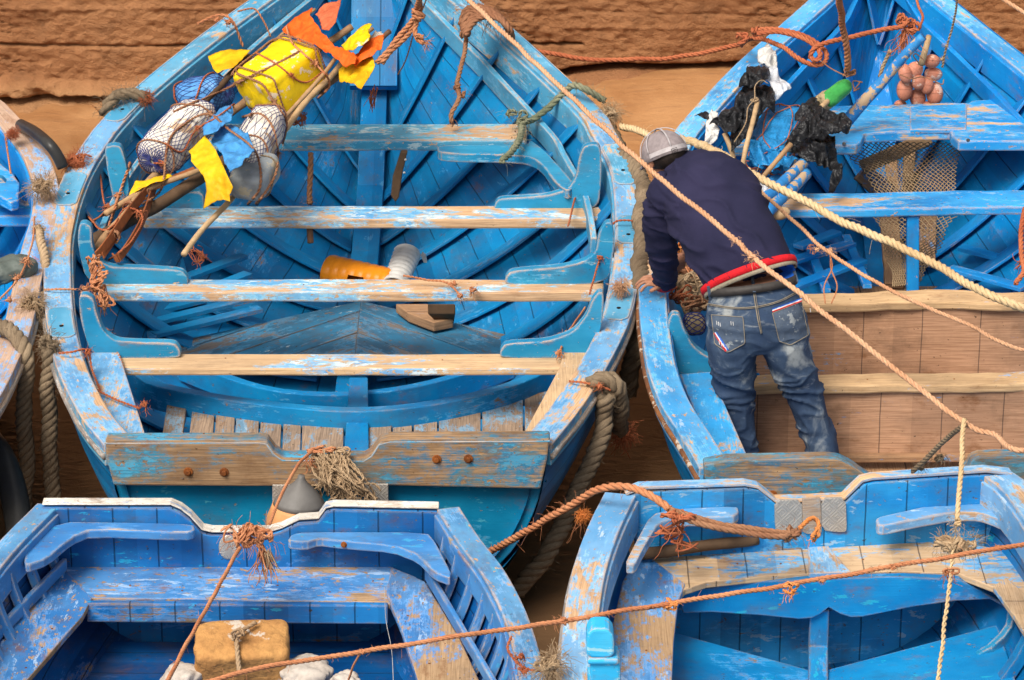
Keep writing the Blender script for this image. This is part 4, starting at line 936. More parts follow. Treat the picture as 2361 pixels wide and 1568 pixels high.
flag([(690, 785), (745, 850), (770, 905), (790, 950), (815, 1010), (850, 1080), (830, 1120), (832, 1158), (795, 1150), (760, 1160), (720, 1185), (680, 1205), (690, 1160), (700, 1110), (695, 1060), (680, 1020), (655, 990), (630, 960), (610, 940), (612, 905), (595, 880), (640, 840)], lambda y: interp([(310, .24), (400, .16), (485, .02)])(y), 'yflag', 'yellow cloth flag hanging over the white floats', 2, .022, 6)
flag([(740, 770), (722, 800), (760, 850), (790, 900), (800, 940), (830, 975), (870, 955), (900, 940), (920, 905), (940, 900), (970, 860), (955, 810), (930, 760), (900, 745), (860, 722), (835, 712), (790, 730)], .22, 'bflag', 'pale blue cloth flag drooping between the netted floats', 5, .032, 6)
flag([(675, 740), (680, 782), (735, 778), (760, 765), (800, 735), (840, 700), (852, 650), (846, 620), (830, 615), (780, 640), (720, 690)], .25, 'bflag', 'rolled blue cloth scrap above the pale blue flag', 9, .02, 8, .04)
flag([(705, 330), (750, 315), (800, 300), (870, 296), (950, 285), (930, 315), (900, 350), (850, 400), (800, 410), (760, 425), (745, 415), (735, 400)], .18, 'yflag', 'small yellow pennant on the gnarled stick by the rail', 3, .014, 6)
flag([(1305, 45), (1290, 90), (1330, 150), (1380, 220), (1420, 255), (1460, 290), (1500, 292), (1560, 320), (1550, 370), (1500, 380), (1430, 350), (1410, 325), (1380, 310), (1310, 270), (1230, 235), (1190, 215), (1140, 190), (1130, 175), (1165, 145), (1200, 120), (1250, 80)], .11, 'oflag', 'largest orange flag draped at the bow end', 4, .034, 6)
flag([(1570, 310), (1610, 270), (1640, 240), (1690, 215), (1720, 190), (1712, 240), (1700, 280), (1650, 320), (1600, 350), (1545, 380), (1540, 330)], .07, 'oflag', 'smaller orange flag tip pointing to the bow rope', 8, .025, 8)
flag([(1455, 400), (1500, 350), (1560, 345), (1640, 310), (1655, 345), (1665, 380), (1640, 430), (1620, 470), (1585, 515), (1540, 490), (1500, 480), (1460, 460)], .03, 'yflag', 'yellow cloth hanging below the orange flag', 12, .026, 7)
flag([(1320, 90), (1370, 30), (1440, 5), (1470, 0), (1460, 60), (1440, 140), (1400, 185), (1360, 180), (1395, 110), (1340, 105)], .10, 'pflag', 'faded orange cloth at the very top of the bundle', 14, .022, 8)
flag([(1300, 330), (1360, 300), (1420, 350), (1410, 390), (1340, 385)], .0, 'tarpb', 'dark blue plastic sheet under the orange flag', 15)
flag([(250, 1120), (290, 1050), (380, 1040), (480, 1000), (500, 1005), (440, 1050), (370, 1070), (280, 1110)], .05, 'yflag', 'scrap of yellow cloth trapped under the first white float', 16, .014)
flag([(1470, 260), (1560, 200), (1600, 175), (1640, 150), (1648, 165), (1625, 200), (1600, 240), (1640, 225), (1630, 260), (1540, 305), (1490, 290)], .11, 'yellow', 'yellow plastic wrap bunched on a stick tip', 21, .02, 9, .05)
o = crumple(squad(C_(840, 110, .05), C_(880, 80, .05), .03, .025), 31, .01, 40, 30, 30).build('plastic_bag', M['sack']); tag(o, 'small white crumpled bag behind the yellow wrap', 'bag')
# ---- loose things in boat A
def ribbed(a, b_, r, n, mat, label, name, cat, cut=None, amp=.05, taper=0, th=.004):
    ax = (b_-a).normalized(); s1 = ax.cross(V((0, 0, 1))).normalized(); s2 = s1.cross(ax); b = MB(); N_ = n*8; rows = []; inner = []
    for i in range(N_+1):
        t = i/N_; rr = r*(1-taper*t)*(1+amp*abs(math.sin(math.pi*t*n)))
        u0, u1 = (0, 1) if cut is None else cut(t)
        c = a.lerp(b_, t); ro = []; ri = []
        for k in range(33):
            an = 2*math.pi*lerp(u0, u1, k/32); d = s1*math.cos(an)+s2*math.sin(an)*.85
            ro.append(c+d*rr); ri.append(c+d*(rr-th))
        rows.append(ro); inner.append(ri)
    b.grid(rows, flip=True); b.grid(inner)
    o = b.build(name, M[mat]); return o, rows
o, rows = ribbed(P(758, 625, .36), P(905, 650, .36), .085, 8, 'orangep', '', 'cut_container', 'container', cut=lambda t: (0, 1) if t < .42 or t > .66 else (.07, .90), taper=.22)
tag(o, 'orange ribbed plastic drum cut open on the boat floor', 'container')
b = MB(); c = P(760, 622, .37); ax = (P(905, 650, .36)-P(758, 625, .36)).normalized(); b.tube([c-ax*.012, c], lambda t: .080*(.8+.2*t), 28); adopt(b.build('end_cap', M['orangep']), o) if 0 else None
bb = MB(); rr = [[lerp(q, sum(rows[0][:-1], V((0, 0, 0)))/32, k/4)-ax*.02*math.sin(k/4*1.57) for q in rows[0]] for k in range(5)]; bb.grid(rr); bb.build('drum_end', M['orangep'], o)
o, rows = ribbed(P(908, 660, .36), P(938, 585, .42), .056, 9, 'whitep', '', 'plastic_scoop', 'scoop', cut=lambda t: (-.28, .40), amp=.05, taper=-.15)
tag(o, 'white ribbed plastic bailer standing next to the orange drum', 'bailer')
b = MB(); b.poly([Q(970, 590, 1.85), Q(974, 583, 1.85), Q(982, 590, 1.85), Q(985, 606, 1.85), Q(977, 606, 1.85)], V((0, .02, 0))); b.build('lip', M['whitep'], o, smooth=False)
b = MB(); b.poly([Q(924, 350, 2.2), Q(940, 350, 2.2), Q(928, 400, 2.2), Q(920, 455, 2.2), Q(912, 467, 2.2), Q(901, 452, 2.2), Q(905, 410, 2.2)], V((0, .03, 0))); o = b.build('wooden_wedge', M['drift'], None, smooth=False, bevel=.006); tag(o, 'dark wooden tholepin slat hanging under the bow thwart', 'peg')
for dx_, dy_ in ((935, 368), (932, 398)):
    b = MB(); p = Q(dx_, dy_, 2.2); b.tube([p, p+V((0, -.004, 0))], .006, 8); b.build('nail_head', M['whitep'], o)
b = MB(); b.poly([P(912, 700, .33), P(985, 700, .33), P(1040, 715, .33), P(1045, 735, .33), P(1000, 744, .33), P(942, 722, .33)], V((0, 0, -.045))); o = b.build('wood_offcut', M['soleB'], None, smooth=False, bevel=.006); tag(o, 'brown wood offcut with blue edge lying on the chevron floor', 'offcut')
b = MB(); b.poly([P(985, 700, .42), P(1050, 700, .42), P(1046, 725, .33), P(1015, 728, .33)], V((0, 0, -.05))); o = b.build('wood_offcut', M['drift'], None, smooth=False, bevel=.006); tag(o, 'upright brown wood chock under the knotted thwart', 'offcut')
rope('hanging_rope', [P(716, 352, .79), P(715, 420, .66), P(713, 465, .58)], .014, 'r_brown', 'brown rope end with a knot hanging below the bow thwart', knots=[(P(712, 464, .60), .022)])
rope('hanging_rope', [P(714, 524, .62), P(716, 560, .56)], .015, 'r_brown', 'stubby brown rope end hanging below the second thwart', simple=True)
# ================================================================== the man
def remeshed(mb, vox, mat, name, parent, disp=None, smooth_it=4):
    o = mb.build('tmp', mat, None); loc = V(o.location)
    m = o.modifiers.new('r', 'REMESH'); m.mode = 'VOXEL'; m.voxel_size = vox
    m = o.modifiers.new('s', 'SMOOTH'); m.iterations = smooth_it; m.factor = .5
    bpy.context.view_layer.update(); dg = bpy.context.evaluated_depsgraph_get()
    me = bpy.data.meshes.new_from_object(o.evaluated_get(dg)); me.transform(Matrix.Translation(loc)); me.name = name
    bpy.data.objects.remove(o)
    if disp:
        ns = [(v.co.copy(), v.normal.copy()) for v in me.vertices]
        for v, (c, n) in zip(me.vertices, ns): v.co = c+n*disp(c, n)
    me.polygons.foreach_set('use_smooth', [True]*len(me.polygons))
    me.materials.clear(); me.materials.append(mat); me.update()
    ob = bpy.data.objects.new(name, me); COL.objects.link(ob)
    if parent is not None: adopt(ob, parent)
    return ob
def ringset(rows, n=28, sq=.85):
    out = []
    cs = [(Q(*r[0], r[2])+Q(*r[1], r[2]))/2 for r in rows]
    for i, r in enumerate(rows):
        l, rr = Q(*r[0], r[2]), Q(*r[1], r[2]); c = cs[i]; s_ = (rr-l)/2
        ax = (cs[min(i+1, len(cs)-1)]-cs[max(i-1, 0)]).normalized(); s_ = s_-ax*s_.dot(ax)*.5
        d = ax.cross(s_.normalized()).normalized()*r[3]
        out.append([c+s_*math.copysign(abs(math.cos(a))**sq, math.cos(a))+d*math.copysign(abs(math.sin(a))**sq, math.sin(a)) for a in [2*math.pi*k/n for k in range(n)]])
    return out
def legring(lst, Y):
    return [((x-h, y), (x+h, y), Y+dy, h*.00172*dp) for x, y, h, dy, dp in lst]
YP = -.25
left = [(1688, 742, 56, 0, 1.1), (1688, 790, 62, 0, 1.2), (1689, 830, 55, .0, 1.15), (1692, 880, 47, .01, 1.15), (1699, 930, 39, .01, 1.25), (1706, 985, 36, 0, 1.25), (1716, 1040, 33, -.01, 1.3), (1724, 1085, 32, -.01, 1.35), (1733, 1125, 32, -.02, 1.35), (1738, 1165, 34, -.02, 1.35)]
right = [(1800, 742, 60, 0, 1.1), (1806, 790, 62, 0, 1.2), (1822, 830, 56, 0, 1.15), (1843, 880, 49, .01, 1.15), (1861, 930, 44, .01, 1.15), (1880, 985, 41, 0, 1.15), (1898, 1040, 39, -.01, 1.2), (1909, 1085, 38, -.01, 1.25), (1919, 1125, 37, -.02, 1.3), (1924, 1165, 38, -.02, 1.3)]
pel = [((1633, 664), (1830, 634), YP+.03, .105), ((1632, 695), (1838, 668), YP+.02, .118), ((1628, 735), (1856, 712), YP+.0, .132), ((1628, 775), (1870, 762), YP, .135), ((1640, 800), (1868, 795), YP, .11)]
feet_base = P(1810, 1180, .2)
man = empty('person', V((Q(1760, 900, YP).x, YP, .2)), 'man in grey cap, navy hoodie and faded jeans bending over the boat rail', 'person')
# jeans
jb = MB()
for rs in (pel, legring(left, YP), legring(right, YP)): jb.grid(ringset(rs), closed=True, caps=True, flip=True)
def rid(x): return 1-abs(x)*2
def jdisp(c, n):
    z = c.z; low = max(0, min(1, (.85-z)/.35)); knee = math.exp(-((z-.66)/.10)**2); hip = math.exp(-((z-.93)/.08)**2)
    w_ = noise.noise(c*9)*.9; f = max(0, rid(noise.noise(V((c.x*6+z*5, c.y*5, z*19+w_)))))**3*.0105*(low*.8+knee*.9+hip*.5+.15)-.003
    f += noise.noise(V((c.x*9, c.y*9, z*14)))*.006
    f += noise.noise(c*60)*.0008
    return f
g = G('faded_denim'); oc = g.obj()
n1 = g.noise(g.vmul(oc, (1, 1, .7)), 6, 5, .6, .4); n2 = g.noise(oc, 45, 4, .7); n3 = g.noise(g.vmul(oc, (1, 1, 3.2)), 9, 6, .62, .5)
c = g.mix(g.smooth(n1, .38, .68), (.028, .050, .098), (.065, .10, .155)); c = g.mix(g.smooth(n3, .56, .74, 0, .75), c, (.33, .35, .36)); c = g.mix(g.smooth(n1, .52, .66, 0, .7), c, (.40, .41, .39))
c = g.mix(g.smooth(n2, .45, .75, 0, .35), c, (.02, .03, .05)); wv = g.noise(oc, 420, 2)
M['denim'] = g.bsdf(c, .85, g.math('MULTIPLY_ADD', n3, .8, wv), .7, .004)
M['denim2'] = plain('pocket_denim', (.055, .08, .125), (.085, .11, .15), .85, 60, spot=((.25, .27, .28), .22, .4))
M['stitch'] = plain('tan_stitching', (.30, .25, .18), (.22, .19, .15), .8, 60)
g = G('navy_fleece'); oc = g.obj(); n1 = g.noise(oc, 5, 5); n2 = g.noise(oc, 260, 3, .7); n3 = g.noise(g.vmul(oc, (1, 1, 2)), 14, 5, .6)
M['navy'] = g.bsdf(g.mix(g.smooth(n1, .3, .7), (.012, .012, .034), (.022, .020, .052)), .92, g.math('MULTIPLY_ADD', n2, .4, n3), .6, .005)
M['redband'] = plain('red_knit', (.62, .012, .02), (.5, .01, .015), .8, 120); M['beigeknit'] = plain('beige_rib_knit', (.36, .30, .22), (.28, .23, .16), .85, 120)
M['tshirt'] = plain('blue_cotton', (.015, .12, .55), (.01, .09, .42), .7, 20); M['leather'] = plain('dark_leather', (.045, .038, .034), (.03, .026, .024), .5, 60)
M['label'] = plain('pale_leather_patch', (.62, .56, .46), (.55, .48, .38), .7, 50); M['capg'] = plain('grey_cap_mesh', (.30, .25, .25), (.24, .20, .20), .8, 60, bump=.4); M['capl'] = plain('light_grey_trim', (.46, .42, .42), (.4, .36, .36), .7, 60)
M['hair'] = plain('black_hair', (.015, .011, .009), (.03, .02, .015), .6, 120); M['skin'] = plain('tanned_skin', (.40, .19, .115), (.33, .14, .08), .5, 25, bump=.15)
M['skin'].node_tree.nodes
M['strp'] = plain('white_trim', (.7, .68, .66), (.6, .58, .56), .7, 60); M['shoe'] = plain('dark_shoe', (.03, .03, .03), (.05, .045, .04), .5, 60)
jeans = remeshed(jb, .0075, M['denim'], 'jeans', man, jdisp, 5)
# hoodie
tor = [((1624, 674), (1832, 604), YP+.04, .118), ((1608, 640), (1826, 582), YP+.07, .135), ((1578, 585), (1802, 530), YP+.14, .140), ((1550, 525), (1774, 474), YP+.22, .138), ((1532, 472), (1746, 428), YP+.29, .128), ((1524, 430), (1718, 390), YP+.34, .112), ((1532, 402), (1684, 368), YP+.38, .085), ((1545, 390), (1632, 360), YP+.41, .06)]
hb = MB(); TR = ringset(tor, 32, .9); hb.grid(TR, closed=True, caps=True, flip=True)
armL = [Q(1556, 432, .08), Q(1528, 465, .08), Q(1526, 520, .12), Q(1529, 570, .19), Q(1531, 615, .27), Q(1530, 650, .34)]
hb.tube(catmull(armL, .02), lambda t: lerp(.072, .046, t**.8), 20)
sh = Q(1672, 402, .12); armR = [sh, sh+V((.05, .12, -.09)), sh+V((.03, .26, -.20)), sh+V((-.03, .36, -.34)), sh+V((-.10, .42, -.46))]
hb.tube(catmull(armR, .02), lambda t: lerp(.072, .046, t), 20)
sfh = squad(Q(1540, 398, .13), Q(1648, 358, .13), .075, .05, .9, .9, .10, 3); hb.grid([[sfh(j/30, .01+.98*i/19) for j in range(30)] for i in range(20)], closed=True, caps=True, flip=True)
def hdisp(c, n):
    p = c-V((.7, 0, 1.0)); a = p.x*.35+p.z*.9
    f = max(0, rid(noise.noise(V((p.x*3.2, p.y*3, a*12+noise.noise(p*6)*1.1)))))**2.5*.017-.004
    f += noise.noise(p*10)*.007
    arm = 1 if c.x < Q(1562, 500, .1).x else 0
    f += arm*max(0, rid(noise.noise(V((p.x*6, p.y*6, p.z*22)))))**3*.010
    return f
hoodie = remeshed(hb, .008, M['navy'], 'hoodie', man, hdisp, 6)
def wrapband(r0, r1, k0, k1, grow, mat, name, parent, n=60, sag=None, th=.006):
    """band between two rings (blend positions k0..k1 along r0->r1)"""
    b = MB(); rows = []; m = len(r0); c0 = sum(r0, V())/m; c1 = sum(r1, V())/m
    for k, gr in ((k0, grow-.004), (k0, grow), (lerp(k0, k1, .5), grow+.0015), (k1, grow), (k1, grow-.004)):
        row = []
        for a, q in zip(r0, r1):
            p = a.lerp(q, k); c = c0.lerp(c1, k); row.append(p+(p-c).normalized()*gr)
        rows.append(row)
    b.grid(rows, closed=True, flip=False); return b.build(name, mat, parent)
dn = [p+(p-q)*.0 for p, q in zip(TR[0], TR[1])]
below = [a+(a-q)*.9 for a, q in zip(TR[0], TR[1])]
wrapband(TR[0], TR[1], .30, -.16, .011, M['redband'], 'hem_stripe', hoodie)
wrapband(TR[0], below, .06, .46, .007, M['beigeknit'], 'hem_rib', hoodie)
PR = ringset(pel, 32, .85)
tb_ = [a.lerp(q, .35) for a, q in zip(PR[0], TR[1])]
b = MB(); b.grid([[p+(p-sum(r_, V())/32).normalized()*o_ for p in r_] for r_, o_ in ((PR[0], .004), ([a.lerp(q, .45) for a, q in zip(PR[0], TR[0])], .006), (TR[0], -.012), (TR[1], -.02))], closed=True, flip=True); b.build('t_shirt', M['tshirt'], man)
belt = wrapband(PR[0], PR[1], -.16, .50, .010, M['leather'], 'belt', man)
# cuffs
b = MB(); b.tube([armL[-1]+(armL[-1]-armL[-2]).normalized()*-.012, armL[-1]+(armL[-1]-armL[-2]).normalized()*.010], .047, 20); b.build('cuff', M['redband'], hoodie)
# body (continuous)
bb = MB()
bb.grid([[c_+(p-c_)*.80 for p in r_] for r_ in TR for c_ in [sum(r_, V())/len(r_)]], closed=True, caps=True, flip=True)
bb.grid([[c_+(p-c_)*.80 for p in r_] for r_ in PR for c_ in [sum(r_, V())/len(r_)]], closed=True, caps=True, flip=True)
for L_ in (left, right):
    rs = ringset(legring(L_, YP)); bb.grid([[c_+(p-c_)*.80 for p in r_] for r_ in rs for c_ in [sum(r_, V())/len(r_)]], closed=True, caps=True, flip=True)
bb.tube(catmull(armL, .02), lambda t: lerp(.055, .030, t), 16); bb.tube(catmull(armR, .02), lambda t: lerp(.055, .030, t), 16)
Hc = Q(1531, 362, .19); hu = V((-.30, .42, .80)).normalized(); hf = V((-.45, .75, -.55)); hf = (hf-hu*hf.dot(hu)).normalized(); hr = hf.cross(hu).normalized()
bb.tube([Q(1600, 400, .12), Q(1575, 392, .15), Hc-hu*.05-hf*.02], .056, 16)
def HP(r, u, f): return Hc+hr*r+hu*u+hf*f
def ell(b, c, a1, a2, a3, r1, r2, r3, n=18):
    b.grid([[c+a1*(r1*math.cos(t)*math.cos(a))+a2*(r2*math.cos(t)*math.sin(a))+a3*(r3*math.sin(t)) for a in [2*math.pi*k/n for k in range(n)]] for t in [(-.49+.98*i/11)*math.pi for i in range(12)]], closed=True, caps=True)
ell(bb, HP(0, .015, -.015), hr, hf, hu, .072, .088, .084); ell(bb, HP(0, -.055, .035), hr, hf, hu, .052, .052, .055)
ell(bb, HP(0, -.012, .092), hr, hf, hu, .013, .022, .022); ell(bb, HP(0, -.058, .084), hr, hf, hu, .024, .010, .008)
for s_ in (-1, 1): ell(bb, HP(s_*.074, -.005, -.005), hr, hf, hu, .010, .020, .032); ell(bb, HP(s_*.03, .018, .080), hr, hf, hu, .02, .012, .012)
# left hand on the rail
W0 = armL[-1]; W1 = P(1512, 650, .868); hd = (W1-W0).normalized()
bb.tube(catmull([W0-(armL[-1]-armL[-2]).normalized()*.03, W0+(armL[-1]-armL[-2]).normalized()*.02, W1.lerp(W0, .3)], .01), .027, 14)
pc_ = W1; ell(bb, pc_, V((1, 0, 0)), V((0, 1, 0)), V((0, 0, 1)), .045, .038, .017)
kn = [(1499, 640), (1496, 645), (1495, 651), (1497, 657)]
fing = []
for k, (x, y) in enumerate(kn):
    p0 = P(x+12, y, .868); ln_ = (.070, .078, .072, .058)[k]; d0 = V((-1, .10-.09*k, -.10)).normalized()
    fing.append([p0, p0+d0*ln_*.42+V((0, 0, .006)), p0+d0*ln_*.75-V((0, 0, .002)), p0+d0*ln_-V((0, 0, .022))])
for f_ in fing: bb.tube(catmull(f_, .006), lambda t: .0098*(1-.25*t), 8)
p0 = P(1517, 660, .865); bb.tube(catmull([p0+V((.02, .01, 0)), p0+V((-.01, -.022, -.002)), p0+V((-.035, -.030, -.012))], .006), lambda t: .0115*(1-.2*t), 8)
# right hand, reaching down
W2 = armR[-1]; dW = (armR[-1]-armR[-2]).normalized(); bb.tube([W2, W2+dW*.05], .026, 12); ell(bb, W2+dW*.09, V((1, 0, 0)), V((0, 1, 0)), dW, .042, .02, .05)
for k in range(4): q = W2+dW*.13+V((-.03+.02*k, 0, 0)); bb.tube(catmull([q, q+dW*.035+V((0, .01, 0)), q+dW*.06+V((0, .03, 0)), q+dW*.065+V((0, .05, 0))], .006), .009, 8)
q = W2+dW*.07+V((-.04, .01, 0)); bb.tube(catmull([q, q+dW*.03+V((-.02, .02, 0)), q+dW*.05+V((-.02, .04, 0))], .006), .0105, 8)
for L_ in (left, right):
    f = Q(L_[-1][0], 1178, YP); bb.tube([V((f.x, YP-.03, .26)), V((f.x, YP+.10, .24))], .035, 10)
body = remeshed(bb, .0055, M['skin'], 'body', man, None, 2)
for L_ in (left, right):
    f = Q(L_[-1][0], 1178, YP); b = MB(); ell(b, V((f.x, YP+.05, .245)), V((1, 0, 0)), V((0, 1, 0)), V((0, 0, 1)), .052, .145, .05); b.build('shoe', M['shoe'], man)
# hair, cap
b = MB(); ell(b, HP(0, .010, -.022), hr, hf, hu, .0765, .091, .074, 30); b.build('hair', M['hair'], man)
b = MB(); rows = []
for i in range(16):
    t = (.0+.5*i/15)*math.pi; rr = math.cos(t*1.0)
    rows.append([HP(.087*rr*math.cos(a), .012+.092*math.sin(t)**.9+.006*math.cos(a*2)*rr*math.sin(2*t)+.0015*math.cos(6*a), .104*rr*math.sin(a)-.010) for a in [2*math.pi*k/48 for k in range(48)]])
b.grid([[p-hu*.022+(p-HP(0, .02, -.01)).normalized()*.002 for p in rows[0]]]+rows, closed=True, caps=True, flip=True); cap = b.build('cap', M['capg'], man)
b = MB(); bill = []
for i in range(7):
    v = i/6; bill.append([HP(.082*math.sin(a)*(1-.0*v), .012-.012*v*v-.012*(math.sin(a))**2, (.092+.075*v)*math.cos(a)*1.0-.004) for a in [(-.5+k/16)*2.2 for k in range(17)]])
b.grid(bill); b.grid([[p-hu*.004 for p in r_] for r_ in bill], flip=True); b.build('cap_bill', M['capg'], cap)
for k in range(6):
    a = math.pi*2*k/6+.26; b = MB(); b.tube([HP(.091*math.cos(t)*math.cos(a), .018+.0965*math.sin(t)**.9, .106*math.cos(t)*math.sin(a)-.010) for t in [math.pi/2*i/12 for i in range(13)]], .0022 if k not in (1, 4) else .0035, 5); b.build('cap_seam', M['capl'], cap)
b = MB(); rows = []
for k in range(2):
    rows.append([HP(.092*math.cos(a), .0+.018*k, .107*math.sin(a)-.010) for a in [math.radians(-165+150*i/20) for i in range(21)]])
b.grid(rows); b.grid([[p+(HP(0, .02, -.01)-p)*.02 for p in r_] for r_ in rows], flip=True); b.build('cap_strap', M['capl'], cap)
refresh()
jbv = BVHTree.FromObject(jeans, DG[0]); jo = jeans.matrix_world
capb = BVHTree.FromObject(cap, DG[0])
def jc(x, y, lift=.003, bv=None):
    d = ray(x, y).normalized(); h = (bv or jbv).ray_cast(CAM, d)
    return (h[0]-d*lift) if h[0] is not None else Q(x, y, YP-.1)
def decal(quad, mat, name, parent, n=14, th=.003, lift=.0045, bv=None):
    b = MB(); g_ = []; h_ = []
    for i in range(n+1):
        v = i/n; r_ = []; k_ = []
        for j in range(n+1):
            u = j/n; x = lerp(lerp(quad[0][0], quad[1][0], u), lerp(quad[3][0], quad[2][0], u), v); y = lerp(lerp(quad[0][1], quad[1][1], u), lerp(quad[3][1], quad[2][1], u), v)
            r_.append(jc(x, y, lift, bv)); k_.append(jc(x, y, lift-th, bv))
        g_.append(r_); h_.append(k_)
    b.grid(g_, flip=True); b.grid(h_); return b.build(name, mat, parent)
def stitch(pts, r=.0018, lift=.005, name='seam', mat='stitch', parent=None, bv=None):
    pp = resample([V((x, y, 0)) for x, y in pts], 40); b = MB(); b.tube([jc(p.x, p.y, lift, bv) for p in pp], r, 5); return b.build(name, M[mat], parent or jeans)
def smooth2(pts): return [(p.x, p.y) for p in catmull([V((x, y, 0)) for x, y in pts], 6)]
pk1 = decal([(1640, 726), (1713, 731), (1718, 794), (1648, 794)], M['denim2'], 'back_pocket', jeans)
decal([(1648, 794), (1718, 794), (1682, 812), (1672, 811)], M['denim2'], 'back_pocket_tip', pk1)
pk2 = decal([(1781, 722), (1848, 696), (1863, 774), (1798, 788)], M['denim2'], 'back_pocket', jeans)
decal([(1798, 788), (1863, 774), (1832, 794), (1814, 796)], M['denim2'], 'back_pocket_tip', pk2)
stitch([(1640, 726), (1713, 731), (1718, 792), (1678, 813), (1648, 793), (1640, 726)], parent=pk1); stitch([(1781, 722), (1848, 696), (1864, 773), (1822, 796), (1797, 787), (1781, 722)], parent=pk2)
for k, m_ in enumerate(('redband', 'strp', 'tshirt')):
    decal([(1781-k*.3, 717-k*2.6), (1849, 692-k*2.6), (1849, 695-k*2.6), (1781, 720-k*2.6)], M[m_], 'pocket_trim', pk2, 8, .002, .007)
    decal([(1645+k*2.4, 768-k*1), (1647.4+k*2.4, 767-k*1), (1676+k*2, 809-k*1.4), (1672+k*2, 811-k*1.4)], M[m_], 'pocket_trim', pk1, 8, .002, .007)
for x, y in ((1652, 744), (1656, 746), (1660, 748), (1685, 745), (1690, 746), (1658, 790), (1663, 793), (1868, 715)): stitch([(x, y-4), (x+1, y+5)], .0016, .006, 'frayed_rip', 'strp')
stitch([(1737, 670), (1742, 705), (1748, 740), (1755, 770)], .0026); stitch([(1741, 670), (1746, 705), (1752, 740), (1757, 768)], .0014)
stitch(smooth2([(1630, 700), (1694, 709), (1747, 706), (1797, 693), (1838, 672)]), .002); stitch(smooth2([(1630, 703), (1694, 712), (1747, 709), (1797, 696), (1840, 675)]), .0014)
refresh()
for x0, y0, x1, y1 in ((1735, 640, 1739, 673), (1831, 625, 1838, 650), (1633, 660, 1638, 692)):
    b = MB(); p0, p1 = cast(x0, y0, .004), cast(x1, y1, .004); b.sweep([p0, p0.lerp(p1, .5)+V((0, -.004, 0)), p1], .012, .003, up=V((0, -1, 0))); b.build('belt_loop', M['denim2'], jeans, smooth=False)
decal([(1781, 648), (1815, 639), (1818, 653), (1785, 663)], M['label'], 'waist_label', jeans, 6, .002, .005)
# cap mark: small rectangle outline with strokes
bx = [(1548, 344), (1560, 340), (1563, 351), (1551, 355)]
for a_, b_ in zip(bx, bx[1:]+bx[:1]): stitch([a_, b_], .0012, .003, 'cap_mark', 'leather', cap, capb)
stitch([(1552, 346), (1558, 344)], .001, .003, 'cap_mark', 'leather', cap, capb); stitch([(1553, 351), (1560, 348)], .001, .003, 'cap_mark', 'leather', cap, capb)
# ================================================================== gear of boat B
pole('blue_pole', [P(1955, 278, .93), P(2040, 182, 1.12), P(2127, 86, 1.33)], .031, .022, 'bluepole', 'long worn blue pole propped from bow seat up into the right bow', 'pole', .03, 41, None)
for k, (x0, y0, x1, y1, z, l) in enumerate([(1758, 466, 1852, 372, .86, 'uppermost of the three worn blue oar shafts beside the man'), (1768, 492, 1862, 398, .83, 'middle worn blue oar shaft of three beside the man'), (1790, 505, 1880, 425, .78, 'lowest worn blue oar shaft, nearest the second thwart')]):
    if k == 2: x0, y0, x1, y1 = 1742, 455, 1835, 372
    pole('oar_shaft', [P(x0, y0, z), P((x0+x1)/2, (y0+y1)/2, z+.02), P(x1, y1, z+.04)], .028, .026, 'bluepole', l, 'oar', .04, 50+k, 'blue oar shafts')
b = MB(); p = P(1800, 492, .80); ell(b, p, V((.8, .5, .1)).normalized(), V((-.4, .6, .5)).normalized(), V((0, -.5, .8)).normalized(), .05, .03, .022); tag(b.build('wooden_block', M['palepole']), 'tan rounded wood block under the blue oar shafts', 'block')
pole('stick', [P(1714, 395, .88), P(1722, 340, .98), P(1735, 285, 1.06), P(1743, 235, 1.12)], .011, .012, 'palepole', 'pale bent stick standing in the black bag by the rail', 'stick', .2, 60)
pole('stick', [P(1693, 368, .88), P(1683, 335, .95), P(1671, 307, 1.0)], .012, .012, 'palepole', 'short pale stick nearest the head of the man', 'stick', .15, 61)
pole('stick', [P(1758, 407, .88), P(1790, 368, .95), P(1823, 333, 1.0)], .011, .013, 'rawpole', 'brown stick entering the second black bag', 'stick', .2, 62)
pole('stick', [P(1881, 262, 1.06), P(1895, 250, 1.07), P(1912, 234, 1.08)], .012, .013, 'palepole', 'stub of pale stick through the green bottle float', 'stick', .15, 63)
pole('stick', [P(2122, 150, 1.03), P(2131, 118, 1.1), P(2141, 82, 1.16)], .017, .014, 'palepole', 'pale split stick rising out of the pink floats', 'stick', .12, 64)
def c6(pts): return [(1568+x*.3125, 46.2+y*.3125) for x, y in pts]
zb = interp([(140, 1.17), (250, 1.05), (330, .96), (440, .80)])
def bsheet(pts, mat, name, label=None, cat=None, seed=1, amp=.04, f=9, dome=.05, parent=None, dz=0, **k):
    o = sheetpoly(c6(pts), lambda x, y: P(x, y, zb(y)+dz), seed, amp, f, dome, 5, mat=mat, name=name, parent=parent, crease=.75, **k)
    return tag(o, label, cat) if label else o
r1_ = empty('black_bag', P(1740, 330, .8), 'black plastic bag tied on sticks by the left rail of the right boat', 'bag')
bsheet([(490, 370), (560, 345), (640, 350), (665, 400), (640, 460), (600, 500), (520, 510), (480, 500), (460, 450), (430, 500), (440, 460), (480, 420)], 'blackbag', 'bag_top', seed=71, parent=r1_, dz=.03)
bsheet([(500, 480), (600, 470), (660, 500), (690, 560), (700, 680), (640, 670), (610, 690), (560, 800), (520, 860), (440, 930), (380, 960), (370, 860), (400, 760), (395, 680), (405, 600), (450, 540)], 'blackbag', 'bag_body', seed=72, parent=r1_, amp=.045)
bsheet([(400, 680), (470, 650), (440, 780), (400, 860), (330, 850), (280, 800), (215, 790), (240, 755), (330, 690)], 'blackbag', 'bag_wing', seed=73, parent=r1_, dz=.02)
